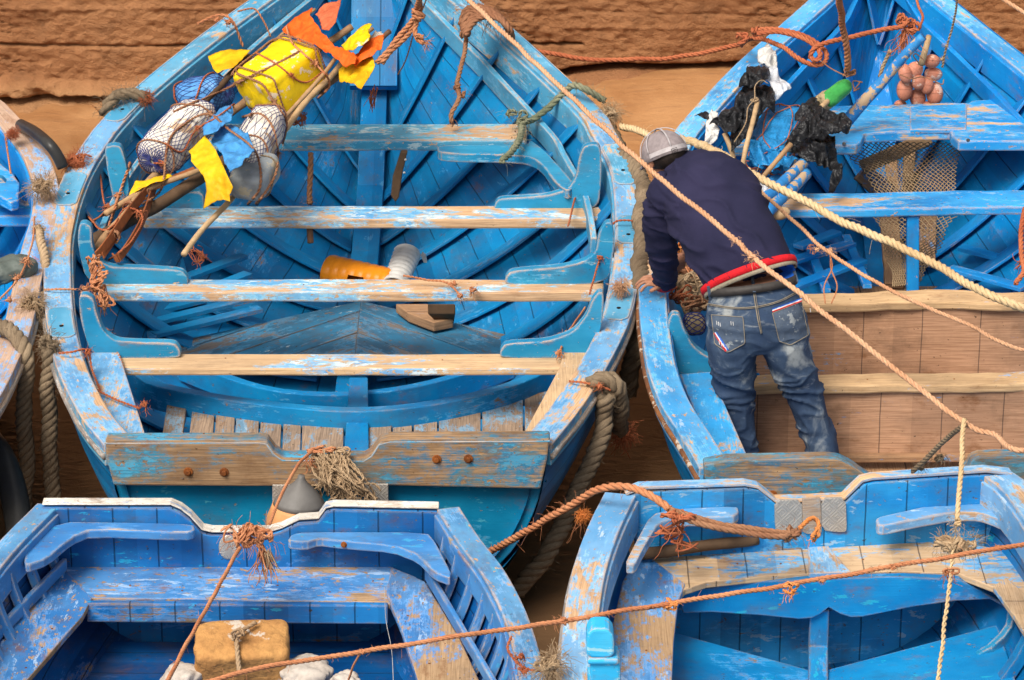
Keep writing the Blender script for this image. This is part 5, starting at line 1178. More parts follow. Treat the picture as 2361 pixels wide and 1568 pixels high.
bq = MB(); tangle(bq, P(*c6([(550, 595)])[0], 1.13), (.022, .02, .014), .004, 10, 74); strand(bq, catmull([P(*c6([(x, y)])[0], z) for x, y, z in ((650, 470, 1.16), (600, 445, 1.18), (555, 490, 1.18), (550, 580, 1.14), (500, 650, 1.12), (485, 760, 1.08), (400, 900, 1.0))], .01), .003, .02, 2); bq.build('tie_cord', M['r_fray'], r1_)
r2_ = empty('black_bag', P(1890, 330, .8), 'black plastic bag spread beneath the green bottle float', 'bag')
bsheet([(1000, 570), (1040, 640), (1020, 700), (930, 760), (850, 740), (845, 700), (930, 620)], 'blackbag', 'bag_neck', seed=81, parent=r2_, dz=.0)
bsheet([(1040, 640), (1100, 690), (1190, 690), (1265, 780), (1240, 850), (1150, 870), (1060, 900), (940, 880), (860, 930), (780, 960), (770, 920), (870, 800), (900, 720), (980, 670)], 'blackbag', 'bag_body', seed=82, parent=r2_, amp=.055, dz=.03)
bsheet([(860, 880), (1000, 860), (1140, 880), (1140, 950), (1190, 1100), (1190, 1180), (1140, 1270), (1095, 1270), (1100, 1200), (1120, 1140), (1100, 1100), (930, 1070), (860, 1020), (780, 980), (800, 930)], 'blackbag', 'bag_skirt', seed=83, parent=r2_, amp=.05)
bsheet([(600, 330), (700, 300), (720, 420), (820, 510), (700, 600), (690, 560), (640, 460)], 'film', 'clear_bag', 'translucent plastic bag hanging off the rail above the black bag', 'bag', 91, .025, 9, .04)
bsheet([(570, 230), (600, 240), (620, 225), (640, 190), (655, 225), (700, 240), (715, 360), (660, 370), (600, 345), (575, 320)], 'whitep2', 'white_bag', 'white plastic bag capping the top stick by the rail', 'bag', 93, .035, 9, .05)
bsheet([(190, 760), (230, 670), (280, 710), (240, 720), (250, 790), (290, 830), (270, 900), (180, 950)], 'whitep2', 'white_rag', 'torn white rag beside the cap of the man', 'rag', 95, .03, 9, .03)
bsheet([(110, 700), (130, 705), (180, 680), (215, 690), (250, 710), (220, 740), (170, 740), (150, 725)], 'blackbag', 'black_scrap', 'small black plastic scrap on the rail left of the rag', 'scrap', 97, .02, 12, .02)
rt = empty('blue_tarp_bundle', P(1780, 320, .8), 'bright blue plastic bundle netted with red twine behind the man', 'bundle')
sft = squad(P(1812, 262, .96), P(1760, 385, .86), .105, .075, .5, .8, .12, 98)
crumple(sft, 99, .020, 110, 70, 16).build('plastic_skin', M['tarpb2'], rt); netting(sft, 7, .4, 26, .0028, .014).build('netting', M['r_rust'], rt)
cloth(*[P(*c) for c in [(1726, 375, .90), (1810, 392, .88), (1838, 368, .92), (1730, 330, .95)]], amp=.03, seed=101, folds=5, n=44, ragged=.3).build('torn_edge', M['tarpb2'], rt)
o = cloth(*[P(*c) for c in [(1722, 432, .86), (1762, 470, .84), (1775, 425, .87), (1738, 395, .90)]], amp=.02, seed=102, folds=3, n=30).build('clear_film', M['film']); tag(o, 'scrap of clear film between the blue oar shafts and the man', 'film')
rb2 = empty('bottle_float', P(1920, 240, .98), 'green plastic bottle with a tan foam plug on a stick', 'float')
sfo = squad(P(1902, 238, 1.07), P(1954, 194, 1.12), .040, .038, .35, 1, .03, 104); crumple(sfo, 105, .004, 60, 40, 20).build('bottle', M['greenp'], rb2)
crumple(squad(P(1890, 240, 1.06), P(1918, 222, 1.08), .044, .040, .4, 1, .1, 106), 107, .008, 50, 30, 24).build('foam_plug', M['foamt'], rb2)
# pink floats
rp = empty('float_bunch', P(2115, 245, .95), 'bunch of pink egg-shaped net floats strung together in the bow', 'floats')
zz = lambda y: interp([(120, 1.08), (245, .80)])(y)
fl = [(2109, 162, 17, 20, .7), (2148, 141, 17, 15, 0), (2087, 170, 14, 22, -.2), (2152, 171, 19, 15, .1), (2086, 207, 17, 25, .08), (2118, 190, 15, 17, 0), (2116, 226, 17, 21, -.1), (2155, 216, 18, 25, 0), (2138, 197, 13, 20, .2), (2076, 240, 13, 9, 0), (2138, 243, 14, 9, 0)]
for k, (x, y, rx, ry_, ang) in enumerate(fl):
    rx *= 1.12; ry_ *= 1.08; z = zz(y); c = P(x, y, z)-ray(x, y)*.02*(k % 3); ax = (UP*math.cos(ang)+RT*math.sin(ang)).normalized(); L_ = ry_*.00205
    sf = squad(c-ax*L_, c+ax*L_, rx*.00205, rx*.00205, 1, 1, .01, k)
    fo = skin(sf, 28, 20).build('float', M['pinkf'], rp)
    bq = MB(); bq.tube(ring(sf, .5, .0004, 0, 0, 28), .0016, 5); bq.build('mould_line', M['pinkf'], fo)
    if k == 1: bq = MB(); q = c-FW*(rx*.00200); bq.tube([q, q-FW*.002], .004, 10); bq.build('float_hole', M['void'], fo)
bq = MB(); strand(bq, catmull([P(2076, 172, 1.03), P(2100, 182, 1.03), P(2125, 178, 1.03), P(2150, 185, 1.02), P(2172, 195, 1.0), P(2176, 184, 1.01)], .01), .0035, .02, 2); strand(bq, catmull([P(2130, 138, 1.1), P(2112, 124, 1.12), P(2106, 130, 1.12), P(2118, 145, 1.08)], .01), .0035, .02, 2); bq.build('float_string', M['r_brown'], rp)
# brown driftwood and the hanging net below the bow seat
for k, (a, b_, w_, h_, l) in enumerate([((1990, 385, .52), (2140, 318, .60), .07, .05, 'slanting tan plank caught inside the hanging net'), ((1984, 395, .48), (2048, 450, .36), .10, .04, 'broken board leaning at the left inside the net'), ((2098, 330, .50), (2092, 470, .30), .055, .04, 'narrow upright plank in the middle of the net'), ((2150, 350, .48), (2170, 470, .30), .075, .045, 'splintered upright board at the right of the net'), ((2052, 350, .44), (2062, 460, .26), .06, .03, 'dark upright slat behind the hanging net'), ((2050, 500, .36), (2062, 660, .22), .09, .03, 'brown board standing left of the blue stanchion'), ((2140, 498, .36), (2136, 610, .26), .08, .03, 'brown board standing right of the blue stanchion')]):
    bq = MB(); p0, p1 = P(*a), P(*b_); bq.sweep([lerp(p0, p1, i/8)+V((.004*noise.noise(V((i, k, 0))), 0, 0)) for i in range(9)], lambda t: w_*(1+.12*noise.noise(V((t*6, w_*90, 1)))), h_, up=V((0, -1, .4)))
    tag(bq.build('plank', M['rawpole'] if k in (0, 2, 3) else M['soleB'], None, smooth=False, bevel=.006), l, 'plank', 'wood stowed under the bow seat')
def netsheet(q, nu, nv, r, seed, amp=.03):
    c00, c10, c11, c01 = [P(*c) for c in q]
    def s_(u, v):
        p = c00.lerp(c10, u).lerp(c01.lerp(c11, u), v); return p+V((.6, -1, .5))*amp*noise.noise(p*5+V((seed, 0, 0)))*2+V((1, 0, 0))*.01*noise.noise(p*16)
    b = MB()
    for k in range(-nv, nu+1):
        for sg in (-1, 1):
            pts = []
            for i in range(nv*2+1):
                v = i/(nv*2); u = (k+v*nv)/nu if sg == 1 else (nu-k-v*nv)/nu
                if 0 <= u <= 1: pts.append(s_(u+.004*math.sin(i*math.pi), v)+V((.002*(-1)**i, 0, 0)))
            if len(pts) > 1: b.tube(pts, r, 3, caps=False)
    return b
o = netsheet([(2030, 470, .55), (2195, 462, .55), (2218, 330, .72), (1935, 325, .72)], 20, 14, .0026, 1).build('hanging_net', M['r_net']); tag(o, 'tan fishing net hung below the bow seat of the right boat', 'net')
o = netsheet([(2062, 660, .34), (2122, 655, .34), (2200, 500, .50), (2015, 500, .50)], 14, 15, .0026, 4).build('hanging_net', M['r_net']); tag(o, 'lower fold of tan net draped past the blue stanchion', 'net')
# heap left of the man
hp = empty('net_heap', P(1585, 690, .5), 'heap of brown nets, twine and floats under the arm of the man', 'nets')
sfh2 = squad(P(1570, 590, .62), P(1600, 720, .56), .085, .08, .8, .9, .3, 120); crumple(sfh2, 121, .03, 90, 60, 16).build('net_mass', M['r_fray'], hp)
for k, (x, y, z, m_) in enumerate([(1575, 610, .70, 'r_brown'), (1595, 650, .68, 'r_fray'), (1570, 680, .66, 'r_rust'), (1600, 700, .64, 'r_brown'), (1585, 570, .74, 'r_bright'), (1610, 620, .7, 'r_orange')]):
    bq = MB(); tangle(bq, P(x, y, z), (.06, .05, .05), .0045, 20, 130+k, False); bq.build('twine', M[m_], hp)
sfn = squad(P(1576, 748, .60), P(1625, 745, .60), .052, .045, .7, .9, .06, 125); nf = skin(sfn, 30, 20).build('float', M['foamt'], hp); netting(sfn, 12, .4, 16, .002, .002).build('netting', M['r_blue'], nf)
refresh()
# ================================================================== ropes
def ext(p, q, y=5.62):
    d = p-q; return p+d*((y-p.y)/d.y)
RB_ = B.R[14]+V((-.03, 0, .02)); RB2 = B.R[20]+V((-.03, 0, .02)); RB3 = B.R[8]+V((-.03, 0, .02))
def PT(pts, z=None): return [P(x, y, zz_) for x, y, zz_ in pts]
K1 = [P(1050, -30, 2.0), P(1250, 160, 1.86), P(1480, 375, 1.72), P(1692, 548, 1.60), P(1735, 592, 1.575), P(1960, 768, 1.44), P(2215, 968, 1.28)]
rope('mooring_line', [ext(K1[0], K1[1])]+K1+[P(2290, 1000, 1.27), P(2400, 1036, 1.27), RB3], .0105, 'r_tan', 'tan line running down across the back of the man to the thin white upright line', knots=[(K1[3].lerp(K1[4], .1), .014, .7), (K1[4], .020, .6)], fz=60, tailsat=[(K1[4], 14, .04, .0016)], seed=3)
rope('mooring_line', [P(2222, 966, 1.30), P(2216, 1080, 1.20), P(2207, 1200, 1.08)], .0095, 'r_pale', 'upright pale line from the tan line down to the fuzzy hemp knot', 'rope', knots=[(P(2206, 1206, 1.07), .018, .6)], tailsat=[(P(2206, 1215, 1.06), 16, .05, .0016)])
rope('mooring_line', [P(2200, 1240, 1.05), P(2192, 1330, .98), P(2178, 1440, .90), P(2158, 1600, .80)], .0085, 'r_pale', 'thin pale cord from the hemp knot down to the bottom edge', strands=2)
hk = MB(); c_ = P(2200, 1255, 1.04)
for k in range(3): tangle(hk, c_+V((.02*(k-1)*1.6, 0, -.004*k)), (.045, .035, .028), .011, 8, 200+k)
fuzz(hk, [c_-V((.05, 0, 0)), c_+V((.07, 0, 0))], .04, 160, .03, random.Random(5)); tag(hk.build('hemp_knot', M['r_fray']), 'fat fuzzy hemp knot above the tan stern seat', 'knot')
hk = MB(); c_ = P(2192, 1318, .99); tangle(hk, c_, (.03, .02, .02), .004, 12, 210, False); tails(hk, c_, 16, .09, .0022, 211); tag(hk.build('twine_knot', M['r_orange']), 'loose orange twine tied round the thin pale cord', 'knot')
rope('mooring_line', [P(2222, 978, 1.28), P(2160, 1032, 1.12), P(2105, 1088, .98)], .010, 'r_grey', 'short grey line sloping off the junction toward the stern notch', knots=[(P(2162, 1055, 1.06), .022, .8), (P(2125, 1075, 1.0), .018, .8)], tailsat=[(P(2175, 1055, 1.07), 12, .05, .0025)])
TH = [P(1430, 285, .90), P(1500, 315, .96), P(1600, 340, 1.3), P(1725, 398, 1.36), P(1900, 488, 1.32), P(2130, 596, 1.27), P(2400, 715, 1.22)]
rope('mooring_rope', [P(1432, 288, .90), P(1478, 305, .92), P(1520, 318, .98), P(1590, 325, 1.20), P(1660, 355, 1.42), P(1725, 396, 1.40), P(1900, 488, 1.34), P(2130, 596, 1.27), P(2400, 715, 1.18), RB2], .0175, 'r_pale', 'thickest pale laid rope crossing the right boat behind the man', fz=50, seed=5, pitch=.085)
T3_ = [P(1735, 425, 1.28), P(1820, 500, 1.22), P(1912, 582, 1.15), P(2060, 672, 1.08), P(2230, 748, 1.03), P(2400, 812, .98), RB_]
rope('mooring_line', T3_, .0085, 'r_tan', 'thin tan line below the thickest pale rope, with two dangling loops', knots=[(P(1912, 578, 1.15), .016, .6), (P(1885, 576, 1.15), .012, .6)], seed=7)
bq = MB()
for x0, x1 in ((1918, 1900), (1916, 1930)): strand(bq, catmull([P(1914, 590, 1.15), P(x0, 620, 1.10), P(x1, 660, 1.05), P((x0+x1)/2-6, 700, 1.0)], .01), .0035, .02, 2)
tails(bq, P(1872, 572, 1.15), 8, .05, .003, 31, V((-1, 0, .3))); tag(bq.build('dangling_twine', M['r_orange']), 'orange twine tail and loops hanging from the thin tan line', 'twine')
R4 = [P(1215, 112, .98), P(1330, 133, .96), P(1450, 138, .96), P(1574, 130, .98), P(1700, 103, 1.08)]
rope('mooring_rope', R4+[P(1720, 92, 1.14), P(1745, 88, 1.18), P(1800, 105, 1.2), P(1842, 135, 1.18), P(1870, 147, 1.16), P(1895, 145, 1.17), P(1906, 128, 1.19), P(1895, 108, 1.22), P(1850, 80, 1.26), P(1790, 68, 1.27), P(1745, 70, 1.25)], .0125, 'r_rust', 'rust red rope strung between the two bows with a long loop', fz=20, seed=8)
rope('mooring_rope', [P(1745, 78, 1.26), P(1800, 76, 1.27), P(1860, 92, 1.26), P(1888, 118, 1.22), P(1886, 138, 1.19), P(1868, 132, 1.19), P(1876, 114, 1.23), P(1900, 100, 1.25), P(2000, 76, 1.28), P(2085, 60, 1.30)], .0125, 'r_rust', 'rust red rope end from the long loop to the frayed bundle', seed=9)
hk = MB(); c_ = P(1716, 90, 1.18); tangle(hk, c_, (.045, .03, .04), .0125, 8, 212); tangle(hk, P(1742, 76, 1.24), (.03, .03, .025), .012, 7, 213); tag(hk.build('rope_knot', M['r_rust']), 'big rust red bowline knot over the left rail of the right boat', 'knot')
rope('bow_rope', [P(1915, -230, 2.4), P(1932, -30, 1.75), P(1942, 50, 1.5), P(1950, 110, 1.35), P(1957, 160, 1.22)], .0165, 'r_orange', 'thick orange rope hanging straight down into the right bow', pitch=.08)
hk = MB(); c_ = P(1957, 168, 1.20); tangle(hk, c_, (.035, .03, .025), .004, 14, 214, False); tangle(hk, P(1975, 195, 1.14), (.04, .02, .045), .0032, 8, 215, False); strand(hk, catmull([P(1890, 138, 1.2), P(1920, 160, 1.2), P(1950, 175, 1.19)], .02), .0035, .02, 2); tag(hk.build('twine_knot', M['r_brown']), 'brown twine lashing above the green bottle float', 'knot')
hk = MB(); c_ = P(2105, 62, 1.28); tangle(hk, c_, (.06, .035, .045), .010, 14, 216); tangle(hk, P(2080, 45, 1.3), (.035, .03, .04), .012, 8, 218)
tails(hk, P(2085, 70, 1.27), 46, .20, .0032, 217, V((-.1, 0, -1)), .28, .35); strand(hk, catmull([P(2112, -10, 1.36), P(2118, 15, 1.34), P(2128, 40, 1.3), P(2118, 68, 1.27)], .01), .007); tag(hk.build('frayed_rope', M['r_rust']), 'red frayed rope bundle hanging inside the right bow', 'rope')
rope('cord', [P(2052, 115, 1.18), P(2036, 150, 1.1), P(2028, 178, 1.04)], .010, 'r_fray', 'doubled brown cord under the red frayed bundle')
rope('cord', [P(2210, -20, 1.6), P(2198, 55, 1.4), P(2183, 105, 1.28), P(2172, 155, 1.16)], .0065, 'r_fray', 'pinkish twisted cord hanging right of the pink floats', knots=[(P(2182, 105, 1.28), .012, .7), (P(2174, 135, 1.2), .014, .7)], strands=2)
rope('cord', [P(2300, -10, 1.5), P(2361, 28, 1.45), P(2430, 70, 1.4)], .010, 'r_tan', 'tan line in the top right corner', seed=10)
rope('edge_rope', [P(2361, 480, 1.0), P(2352, 560, .9), P(2362, 620, .84), P(2340, 655, .8)], .012, 'r_rust', 'rust red rope at the right edge above the bare thwart', tailsat=[(P(2355, 600, .86), 12, .08, .004)])
# long orange line across the front boats
LZ = [P(200, 1620, 1.02), P(430, 1582, 1.06), P(600, 1540, 1.06), P(835, 1502, 1.05), P(1000, 1476, 1.05), P(1295, 1432, 1.04), P(1540, 1392, 1.04), P(1800, 1352, 1.05), P(2060, 1305, 1.07), P(2240, 1275, 1.09), P(2420, 1245, 1.1)]
rope('mooring_line', LZ, .0085, 'r_orange', 'long orange line sagging across both front boats with small knots', knots=[(LZ[5], .016, .8), (LZ[3], .008, .8), (P(2060, 1307, 1.07), .009, .8), (P(1895, 1338, 1.06), .011, .7), (P(2300, 1262, 1.09), .009, .7)], fz=90, seed=11)
for (x, y, z, sd_, l) in ((1545, 1392, 1.04, 220, 'bright orange twine knot on the line above the front right boat rail'), (1825, 1355, 1.05, 222, 'bright orange loop knot on the line above the seat fascia')):
    hk = MB(); c_ = P(x, y, z); tangle(hk, c_, (.03, .02, .028), .0055, 10, sd_); tails(hk, c_, 14, .07 if x > 1700 else .03, .0025, sd_+1, V((-.3, 0, -1)), .25); tag(hk.build('twine_knot', M['r_bright']), l, 'knot')
rope('mooring_line', [P(380, 1582, .95), P(440, 1468, .92), P(500, 1360, .90), P(552, 1262, .86)], .0075, 'r_orange', 'orange line climbing from the bottom edge to the stern knot of the front left boat', fz=30, seed=12)
rope('mooring_line', [P(622, 1208, .84), P(650, 1140, .86), P(685, 1075, .86), P(718, 1042, .84)], .0065, 'r_orange', 'orange line joining the front left stern knot to the frayed bunch', seed=13)
rope('mooring_rope', [P(1118, 1280, .42), P(1200, 1232, .60), P(1300, 1172, .80), P(1380, 1130, .93), P(1440, 1122, .97), P(1500, 1142, .96), P(1545, 1172, .93)], .0145, 'r_orange', 'thick brown-orange rope arching over the corner of the front right boat', fz=50, seed=14, tailsat=[(P(1345, 1180, .8), 14, .06, .0016), (P(1340, 1195, .78), 10, .12, .0012)])
rope('mooring_rope', [P(1545, 1176, .93), P(1640, 1205, .88), P(1740, 1220, .85), P(1830, 1232, .82)], .0120, 'r_brown', 'upper strand of the doubled rope to the diamond plate ring', seed=15)
rope('mooring_rope', [P(1550, 1190, .91), P(1650, 1216, .87), P(1750, 1232, .84), P(1815, 1240, .82)], .0120, 'r_brown', 'lower strand of the doubled rope to the diamond plate ring', seed=16, knots=[(P(1828, 1228, .82), .034, .9), (P(1815, 1242, .81), .02, .9)])
hk = MB(); c_ = P(1565, 1190, .91)
for k in range(3): tangle(hk, c_+V((.03*(k-1), 0, -.005*k)), (.04, .03, .025), .010, 8, 224+k)
tangle(hk, P(1548, 1225, .82), (.065, .03, .05), .0045, 16, 228, False); tangle(hk, P(1575, 1255, .78), (.06, .03, .03), .004, 14, 229, False); tails(hk, P(1560, 1205, .88), 12, .16, .003, 230, V((.1, 0, -1)), .5); tag(hk.build('rope_knot', M['r_rust']), 'rust brown tangled knot at the corner of the front right boat', 'knot')
bq = MB(); strand(bq, catmull([P(1842, 1218, .83), P(1868, 1196, .84), P(1882, 1198, .83), P(1888, 1215, .81), P(1872, 1240, .80)], .01), .009); tangle(bq, P(1880, 1232, .80), (.02, .02, .03), .0045, 10, 232, False); tails(bq, P(1868, 1240, .8), 8, .04, .002, 233); tag(bq.build('twine_knot', M['r_bright']), 'orange loop through the ring between the diamond plates', 'knot')
pole('wooden_stick', [P(1478, 1272, .66), P(1600, 1262, .66), P(1745, 1240, .66)], .024, .020, 'drift', 'brown stick lying along the back of the front right stern seat', 'stick', .08, 66)
# stern knot of boat C
hk = MB(); c_ = P(580, 1240, .84)
for k in range(4): tangle(hk, c_+V((.022*(k-1.5), 0, .012*(k % 2))), (.045, .035, .045), .0085, 10, 240+k)
tangle(hk, P(528, 1235, .80), (.045, .02, .05), .004, 6, 246, False); tails(hk, P(600, 1262, .80), 26, .17, .0042, 247, V((.35, -.1, -1)), .28, .2); fuzz(hk, [c_-V((.06, 0, 0)), c_+V((.06, 0, 0))], .05, 90, .04, random.Random(6), .0009); tag(hk.build('rope_knot', M['r_orange']), 'orange and tan tangled knot over the notch of the front left transom', 'knot')
hk = MB(); tails(hk, P(612, 1275, .78), 30, .10, .0035, 248, V((.5, 0, -1)), .25, .15); tag(hk.build('frayed_end', M['r_fray']), 'pale frayed rope end below the orange knot of the front left boat', 'rope')
b = MB(); p = QD(0, 0) if 0 else Q(526, 1262, YC-.052); ell(b, p, V((1, 0, 0)), V((0, 0, 1)), V((0, -1, 0)), .035, .05, .008); b.build('worn_patch', M['plate'], C.root)
# bunch and buoy at the centre transom
hk = MB(); c_ = Q(765, 1068, YT-.07); rng = random.Random(77)
for k in range(70):
    q = c_+V((rng.gauss(0, .035), rng.gauss(0, .02), .02+rng.gauss(0, .02))); e = Q(770+rng.gauss(22, 34), 1128+rng.gauss(0, 16), YT-.08-rng.random()*.06)
    m_ = q.lerp(e, .5)+V((rng.gauss(0, .025), rng.gauss(-.02, .02), rng.gauss(0, .02))); strand(hk, catmull([q, m_, e, e+V((rng.gauss(.01, .02), 0, -.03))], .02), .0055, .045, 2, 4)
for k in range(3): tangle(hk, Q(735+28*k, 1046, YT-.05), (.04, .03, .03), .008, 8, 250+k)
fuzz(hk, [Q(740, 1080, YT-.1), Q(830, 1150, YT-.1)], .05, 160, .04, rng, .001); tag(hk.build('frayed_rope_bunch', M['r_fray']), 'thick bunch of frayed hemp hung over the centre boat transom notch', 'rope')
hk = MB(); tangle(hk, Q(742, 1038, YT-.06), (.06, .02, .02), .006, 12, 256); tails(hk, Q(715, 1060, YT-.07), 16, .07, .003, 257); tag(hk.build('twine_knot', M['r_orange']), 'orange twine tied round the top of the frayed hemp bunch', 'knot')
by = empty('buoy', Q(690, 1230, YT-.18), 'grey and orange pear-shaped buoy behind the front left transom', 'buoy')
def lathe(b, c, ax, prof, n=32):
    s1 = ax.orthogonal().normalized(); s2 = ax.cross(s1)
    b.grid([[c+ax*h+s1*r*math.cos(2*math.pi*k/n)+s2*r*math.sin(2*math.pi*k/n) for k in range(n)] for h, r in prof], closed=True, caps=True)
ax = V((.08, .05, 1)).normalized(); c0 = Q(690, 1171, YT-.18)
b = MB(); lathe(b, c0, ax, [(.012, .098), (.03, .09), (.055, .072), (.08, .048), (.10, .026), (.118, .014), (.13, .012)]); b.build('buoy_top', M['buoyg'], by)
b = MB(); lathe(b, c0, ax, [(-.20, .03), (-.17, .085), (-.10, .12), (-.04, .118), (0, .104), (.012, .100)]); b.build('buoy_body', M['buoyo'], by)
# foam block, sacks in boat C
fb = empty('foam_block', P(555, 1560, .30), 'orange-brown foam block with a rope through it under the front left seat', 'float')
sfk = squad(P(448, 1512, .40), P(668, 1505, .40), .105, .085, .22, .30, .05, 260, V((0, -.3, 1))); crumple(sfk, 261, .006, 120, 80, 10).build('block', M['blockf'], fb)
bq = MB(); strand(bq, catmull([P(590, 1435, .52), P(560, 1452, .51), P(545, 1470, .50), P(548, 1500, .47), P(552, 1550, .42)], .01), .009); tangle(bq, P(548, 1468, .51), (.028, .02, .03), .009, 8, 262); bq.build('tied_rope', M['r_fray'], fb)
o = crumple(squad(P(640, 1570, .34), P(755, 1550, .34), .10, .07, .6, .9, .15, 263), 264, .02, 80, 60, 9).build('sack', M['sack']); tag(o, 'dirty white sack beside the orange-brown foam block', 'sack')
o = crumple(squad(P(395, 1562, .33), P(450, 1590, .33), .08, .06, .6, .9, .2, 265), 266, .015, 60, 40, 12).build('sack', M['sack']); tag(o, 'small pinkish sack at the left of the foam block', 'sack')
o = crumple(squad(P(775, 1575, .42), P(830, 1590, .42), .05, .05, .6, .9, .2, 267), 268, .015, 60, 40, 14).build('rag', M['sack']); tag(o, 'pale rag at the bottom edge inside the front left boat', 'rag')
hk = MB(); strand(hk, catmull([P(835, 1500, 1.04), P(815, 1535, .9), P(800, 1580, .7)], .02), .004, .03, 2); tag(hk.build('hanging_twine', M['r_orange']), 'short orange twine dropping from the long line near the rag', 'twine')
# fenders (thick braided ropes)
def fender(name, pts, r, mat, label, seed, fz=160, head=None):
    b = MB(); path = catmull(pts, .02); strand(b, path, r*.95, r*4.2, 4, 8, .25, seed, .62); rng = random.Random(seed); fuzz(b, path, r, fz, r*.55, rng, .0009)
    if head is not None:
        for k in range(2): tangle(b, head, (r*1.3, r*1.1, r*1.1), r*.42, 7, seed+k)
        fuzz(b, [head-V((0, 0, r)), head+V((0, 0, r))], r*1.3, 150, r*.9, rng, .001)
    o = b.build(name, M[mat]); return tag(o, label, 'fender')
fender('rope_fender', [P(1402, 305, .86), P(1425, 348, .87), P(1458, 378, .87), P(1482, 425, .86), P(1482, 510, .84), P(1480, 600, .82), P(1476, 700, .74), P(1466, 780, .64), P(1456, 850, .52), P(1440, 905, .40)], .040, 'r_grey', 'long braided rope fender squeezed between the centre and right boats', 301, 300)
fender('rope_fender', [P(1365, 890, .80), P(1398, 872, .82), P(1425, 892, .78), P(1430, 940, .66), P(1428, 990, .50)], .034, 'r_grey', 'rope fender hooked over the starboard quarter rail of the centre boat', 302, 140)
refresh()
fp = [P(1402, 905, .76), P(1392, 960, .66), P(1372, 1040, .54), P(1340, 1120, .42), P(1300, 1200, .30), P(1262, 1275, .20), P(1190, 1365, .04)]
fender('rope_fender', fp, .036, 'r_fray' if 0 else 'r_grey', 'long rope fender trailing down the starboard quarter to the water', 303, 240)
fender('rope_fender', [P(-20, 745, .82), P(33, 772, .82), P(57, 820, .76)]+[Q(58, y, P(57, 820, .76).y-.0) for y in (880, 960, 1050, 1160, 1260)], .034, 'r_grey', 'braided rope fender hanging from the left edge boat', 304, 200)
yq = P(112, 790, .82).y
fender('rope_fender', [Q(113, 800, yq)]+[Q(x, y, yq) for x, y in ((112, 870), (114, 960), (116, 1060), (120, 1150), (122, 1240))], .033, 'r_grey', 'braided rope fender with a frayed head on the port rail of the centre boat', 305, 220, Q(112, 790, yq))
fender('rope_fender', [P(84, 528, .88), P(98, 560, .86), P(103, 610, .80), P(103, 660, .74)], .020, 'r_fray', 'thin tan rope fender beside the upper left rails', 306, 90, P(88, 530, .88))
for k, (x, y, z, sx, m_, l, sd_) in enumerate([(95, 430, .92, .05, 'r_fray', 'tan frayed rope ball on the rail at the far left', 310), (172, 372, .90, .045, 'r_rust', 'red frayed tie on the port rail', 311), (75, 700, .80, .045, 'r_fray', 'yellowish frayed tangle between the two left boats', 312), (80, 745, .72, .035, 'r_fray', 'lower yellowish frayed tangle between the two left boats', 322),
        (1430, 662, .84, .03, 'r_tan', 'fluffy tan tie on the starboard rail next to the hand of the man', 313), (1405, 262, .94, .045, 'r_fray', 'pale frayed rope wrap on the starboard bow rail', 314), (338, 226, .99, .028, 'r_rust', 'small red knot on the port bow rail', 315), (1270, 1535, .92, .045, 'r_fray', 'tan rope fender head between the two front boats', 316), (1437, 1000, .42, .04, 'r_rust', 'red frayed rope clump above the water between the boats', 317), (30, 308, .97, .022, 'r_rust', 'orange red knot at the end of the black hose', 318), (1345, 1188, .80, .018, 'r_bright', 'orange fluff on the arching rope', 319)]):
    b = MB(); c_ = P(x, y, z)
    for q in range(3): tangle(b, c_+V((random.Random(sd_+q).uniform(-.3, .3)*sx, 0, 0)), (sx, sx*.8, sx*.8), sx*.16, 9, sd_*3+q)
    fuzz(b, [c_-V((sx*.5, 0, sx*.4)), c_+V((sx*.5, 0, sx*.4))], sx*.9, 260, sx*.8, random.Random(sd_), .0011)
    if k in (1, 2, 3, 8): tails(b, c_, 22, sx*3, .003, sd_, V((-.3 if k == 1 else .1, 0, -1)), .3)
    tag(b.build('frayed_tie', M[m_]), l, 'rope tie')
rope('rail_wrap', [P(241, 262, .93), P(252, 232, 1.0), P(285, 214, 1.02), P(318, 216, 1.01), P(336, 228, .98)], .030, 'r_grey', 'grey-green rope lapped over the port bow rail', fz=140, seed=20)
b = MB()
for k in range(6): strand(b, catmull([P(1062+2*k, 58+5*k, 1.17), P(1075+6*k, 22+4*k, 1.24), P(1112+7*k, 16+5*k, 1.26), P(1150+5*k, 34+7*k, 1.22), P(1172+2*k, 66+6*k, 1.12)], .02), .016, .09, 3, 5, .2, k)
tangle(b, P(1072, 76, 1.15), (.035, .03, .03), .014, 8, 330); fuzz(b, [P(1080, 20, 1.25), P(1170, 50, 1.2)], .05, 260, .045, random.Random(9), .001); tag(b.build('rope_wrap', M['r_brown']), 'thick brown rope wrapped round the starboard bow rail', 'rope')
rope('hanging_rope', [P(1075, 82, 1.12), P(1070, 130, 1.06), P(1055, 190, .98), P(1058, 225, .96), P(1040, 262, .90), P(1042, 282, .86)], .012, 'r_brown', 'brown rope dropping from the bow wrap to the stringer', knots=[(P(1052, 200, .98), .026, .7), (P(1068, 218, .96), .022, .6)], tailsat=[(P(1045, 280, .86), 10, .05, .003)])
for k, dx in enumerate((0, 12)):
    rope('bow_rope', [P(965+dx*.4, -10, 1.5), P(958+dx*.4, 35, 1.36), P(925+dx, 80, 1.26), P(868+dx, 145, 1.12)], .014, 'r_orange', ('outer' if k else 'inner')+' strand of the doubled bow rope beside the orange flags', seed=24+k, group='doubled bow rope')
